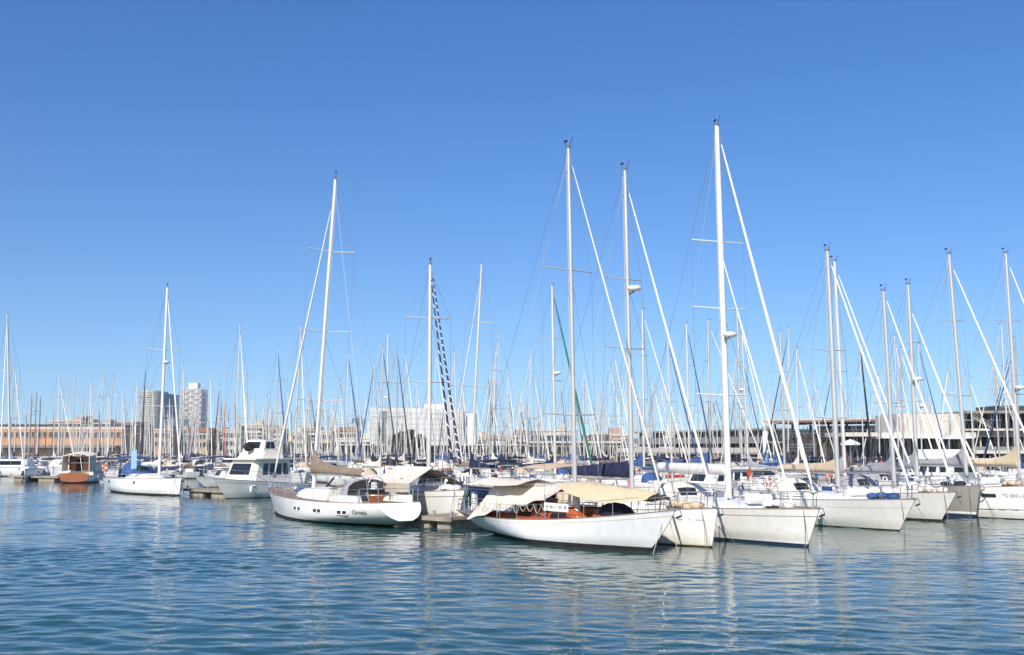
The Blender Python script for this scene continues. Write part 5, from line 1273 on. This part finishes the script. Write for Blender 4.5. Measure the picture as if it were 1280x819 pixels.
for i, (px, yt, wp, lb) in enumerate([(262, 549, 14, 'low brownish tree right of the white lattice tower'), (274, 551, 14, 'low tree behind the stern rail left of the cream motor yacht'), (355, 552, 16, 'low tree below the white apartment blocks, left of the leaning foresail'), (405, 553, 16, 'low tree just right of the leaning white mast'), (598, 552, 14, 'brownish tree right of the white building'), (620, 553, 14, 'brownish tree behind the dense masts left of centre')]):
    tree(lb, px, yt, wp, 335, 'leaf_b' if i != 1 else 'leaf_a', 900)
for i, (px, yt, lb) in enumerate([(1018, 541, 'palm tree before the glazed hall, nearest its open left corner'), (1030, 548, 'small palm tree left of the twin masts before the glazed hall'), (1063, 541, 'palm tree under the hall roof between the twin masts and the restaurant'), (1091, 546, 'small palm tree beside the restaurant terrace')]):
    palm(lb, px, yt, 138, 1.25, 16)

# people on the quay and the decks
def person(label, p, rz=0., shirt='canvas_navy', legs='canvas_grey', h=1.72):
    b = bpy.data.meshes.new('person'); k = h / 1.75
    V = [(0, 0, .95), (0, 0, 1.15), (0, 0, 1.38), (0, 0, 1.50), (0, .01, 1.62), (0, .01, 1.74), (.10, 0, .9), (.11, .03, .5), (.12, 0, .08), (.12, .13, .04), (-.10, 0, .9), (-.11, -.02, .5), (-.12, 0, .08), (-.12, .13, .04), (.19, 0, 1.4), (.25, 0, 1.14), (.24, .12, .92), (-.19, 0, 1.4), (-.25, 0, 1.14), (-.24, .12, .92)]
    E = [(0, 1), (1, 2), (2, 3), (3, 4), (4, 5), (0, 6), (6, 7), (7, 8), (8, 9), (0, 10), (10, 11), (11, 12), (12, 13), (2, 14), (14, 15), (15, 16), (2, 17), (17, 18), (18, 19)]
    rr = [.14, .13, .15, .06, .095, .08, .09, .065, .045, .04, .09, .065, .045, .04, .055, .042, .035, .055, .042, .035]
    b.from_pydata([(x * k, y * k, z * k) for x, y, z in V], E, []); o = bpy.data.objects.new('person', b); col.objects.link(o)
    sk = o.modifiers.new('s', 'SKIN')
    for i, v in enumerate(b.skin_vertices[0].data): v.radius = (rr[i] * k, rr[i] * k * .8); v.use_root = i == 0
    o.modifiers.new('u', 'SUBSURF').levels = 1
    dg = bpy.context.evaluated_depsgraph_get(); me = bpy.data.meshes.new_from_object(o.evaluated_get(dg)); bpy.data.objects.remove(o)
    me.materials.clear()
    for m in (shirt, legs, 'skin', 'shade_dark'): me.materials.append(M[m])
    for pl in me.polygons:
        z = pl.center.z / k; x = abs(pl.center.x / k)
        pl.material_index = 1 if z < .95 and x < .2 else 2 if (z > 1.49 and z < 1.68) or (x > .2 and z < 1.15) else 3 if z >= 1.68 else 0; pl.use_smooth = True
    o = bpy.data.objects.new('person', me); col.objects.link(o); o.location = p; o.rotation_euler.z = rz; tag(o, label, 'person'); return o
random.seed(9)
cols = [('canvas_red', 'red'), ('sail_white', 'white'), ('canvas_blue', 'blue'), ('canvas_navy', 'navy'), ('canvas_tan', 'tan')]
for i, px in enumerate([1214, 1222, 1231, 1238, 1247, 1256, 1263, 1270, 1172, 1183, 1102, 1096, 1012]):
    c = cols[i % 5]; Y = random.uniform(112, 118)
    person(f'person in a {c[1]} top on the right quay, ' + ['left of the parasol', 'before the dark windows', 'just left of the parasol', 'under the parasol edge', 'right of the parasol', 'near the right edge mast', 'beside the right edge mast', 'at the right frame edge', 'left of the outside stairs', 'below the outside stairs', 'right of the twin masts', 'beside the twin masts', 'before the open hall corner'][i], (PX(px, Y, 2), Y, 1.25), random.uniform(-3, 3), c[0])

# ------------------------------------------------------------------ labels that single out every yacht
gen_n = {S: 'white', 'sail_cream': 'cream', 'canvas_navy': 'navy', 'canvas_blue': 'blue', 'canvas_green': 'green', 'canvas_black': 'black', 'canvas_red': 'red', None: None}
cov_n = {'canvas_black': 'black', 'canvas_brown': 'brown', 'canvas_navy': 'navy', 'canvas_blue': 'blue', 'canvas_cream': 'cream', 'sail_white': 'white', 'canvas_grey': 'grey', 'canvas_tan': 'tan', 'canvas_sand': 'sand', None: 'no'}
mast_n = {'mast_off': 'white', 'mast_dull': 'dull grey', 'mast_white': 'white', 'mast_cream': 'cream', 'mast_grey': 'grey', 'mast_black': 'black', 'mast_wood': 'brown'}
marks = [(110, 'before the brick warehouse'), (172, 'left of the glass tower'), (222, 'below the glass tower'), (258, 'below the lattice tower'), (335, 'behind the cream motor yacht'), (400, 'left of the leaning white mast'), (460, 'by the palm tree'), (580, 'before the windowless building'),
         (660, 'right of spiral-bound sail'), (735, 'behind the classic yacht'), (800, 'behind the central masts'), (900, 'left of the tallest mast'), (1010, 'right of the tallest mast'), (1100, 'before the glazed hall'), (1400, 'before the white restaurant')]
groups = {}
for root, px, d in BOATS:
    if root.get('label'): continue
    cv, gn, mm, sd_ = INFO[root.name]
    far_ = 'near' if d < 110 else 'distant' if d < 190 else 'remote'
    mk = next(t for x, t in marks if px < x)
    lb = f"{far_} yacht, {mast_n[mm]} mast, {cov_n[cv]} boom cover, {mk}" + (f"" if not gn else "")
    root['label'] = lb; root['group'] = 'moored yachts ' + mk; groups.setdefault(lb, []).append((px, root))
ordn = ['first', 'second', 'third', 'fourth', 'fifth', 'sixth', 'seventh', 'eighth']
for lb, it in groups.items():
    if len(it) > 1:
        it.sort(key=lambda q: q[0])
        for i, (px, r) in enumerate(it): r['label'] = lb.replace(' yacht,', f' yacht, {ordn[min(i, 7)]} from left,').replace(', ,', ',')

# ------------------------------------------------------------------ haze
def haze():
    m = bpy.data.materials.new('haze'); m.use_nodes = True; t = m.node_tree; t.nodes.remove(t.nodes['Principled BSDF']); v = t.nodes.new('ShaderNodeVolumePrincipled')
    v.inputs['Color'].default_value = (.80, .88, 1, 1); v.inputs['Density'].default_value = .00011; v.inputs['Anisotropy'].default_value = .2
    t.links.new(v.outputs[0], t.nodes['Material Output'].inputs['Volume']); M['haze'] = m
    mb = MB(); mb.box((0, 1400, 74.5), (5900, 3100, 155), 'haze'); mb.build('haze', kind='stuff')
haze()

for root, px, d in BOATS:
    if len(root['label'].replace('-', ' ').split()) > 16: root['label'] = root['label'].replace(' dull grey', ' grey').replace(' boom cover', ' cover')
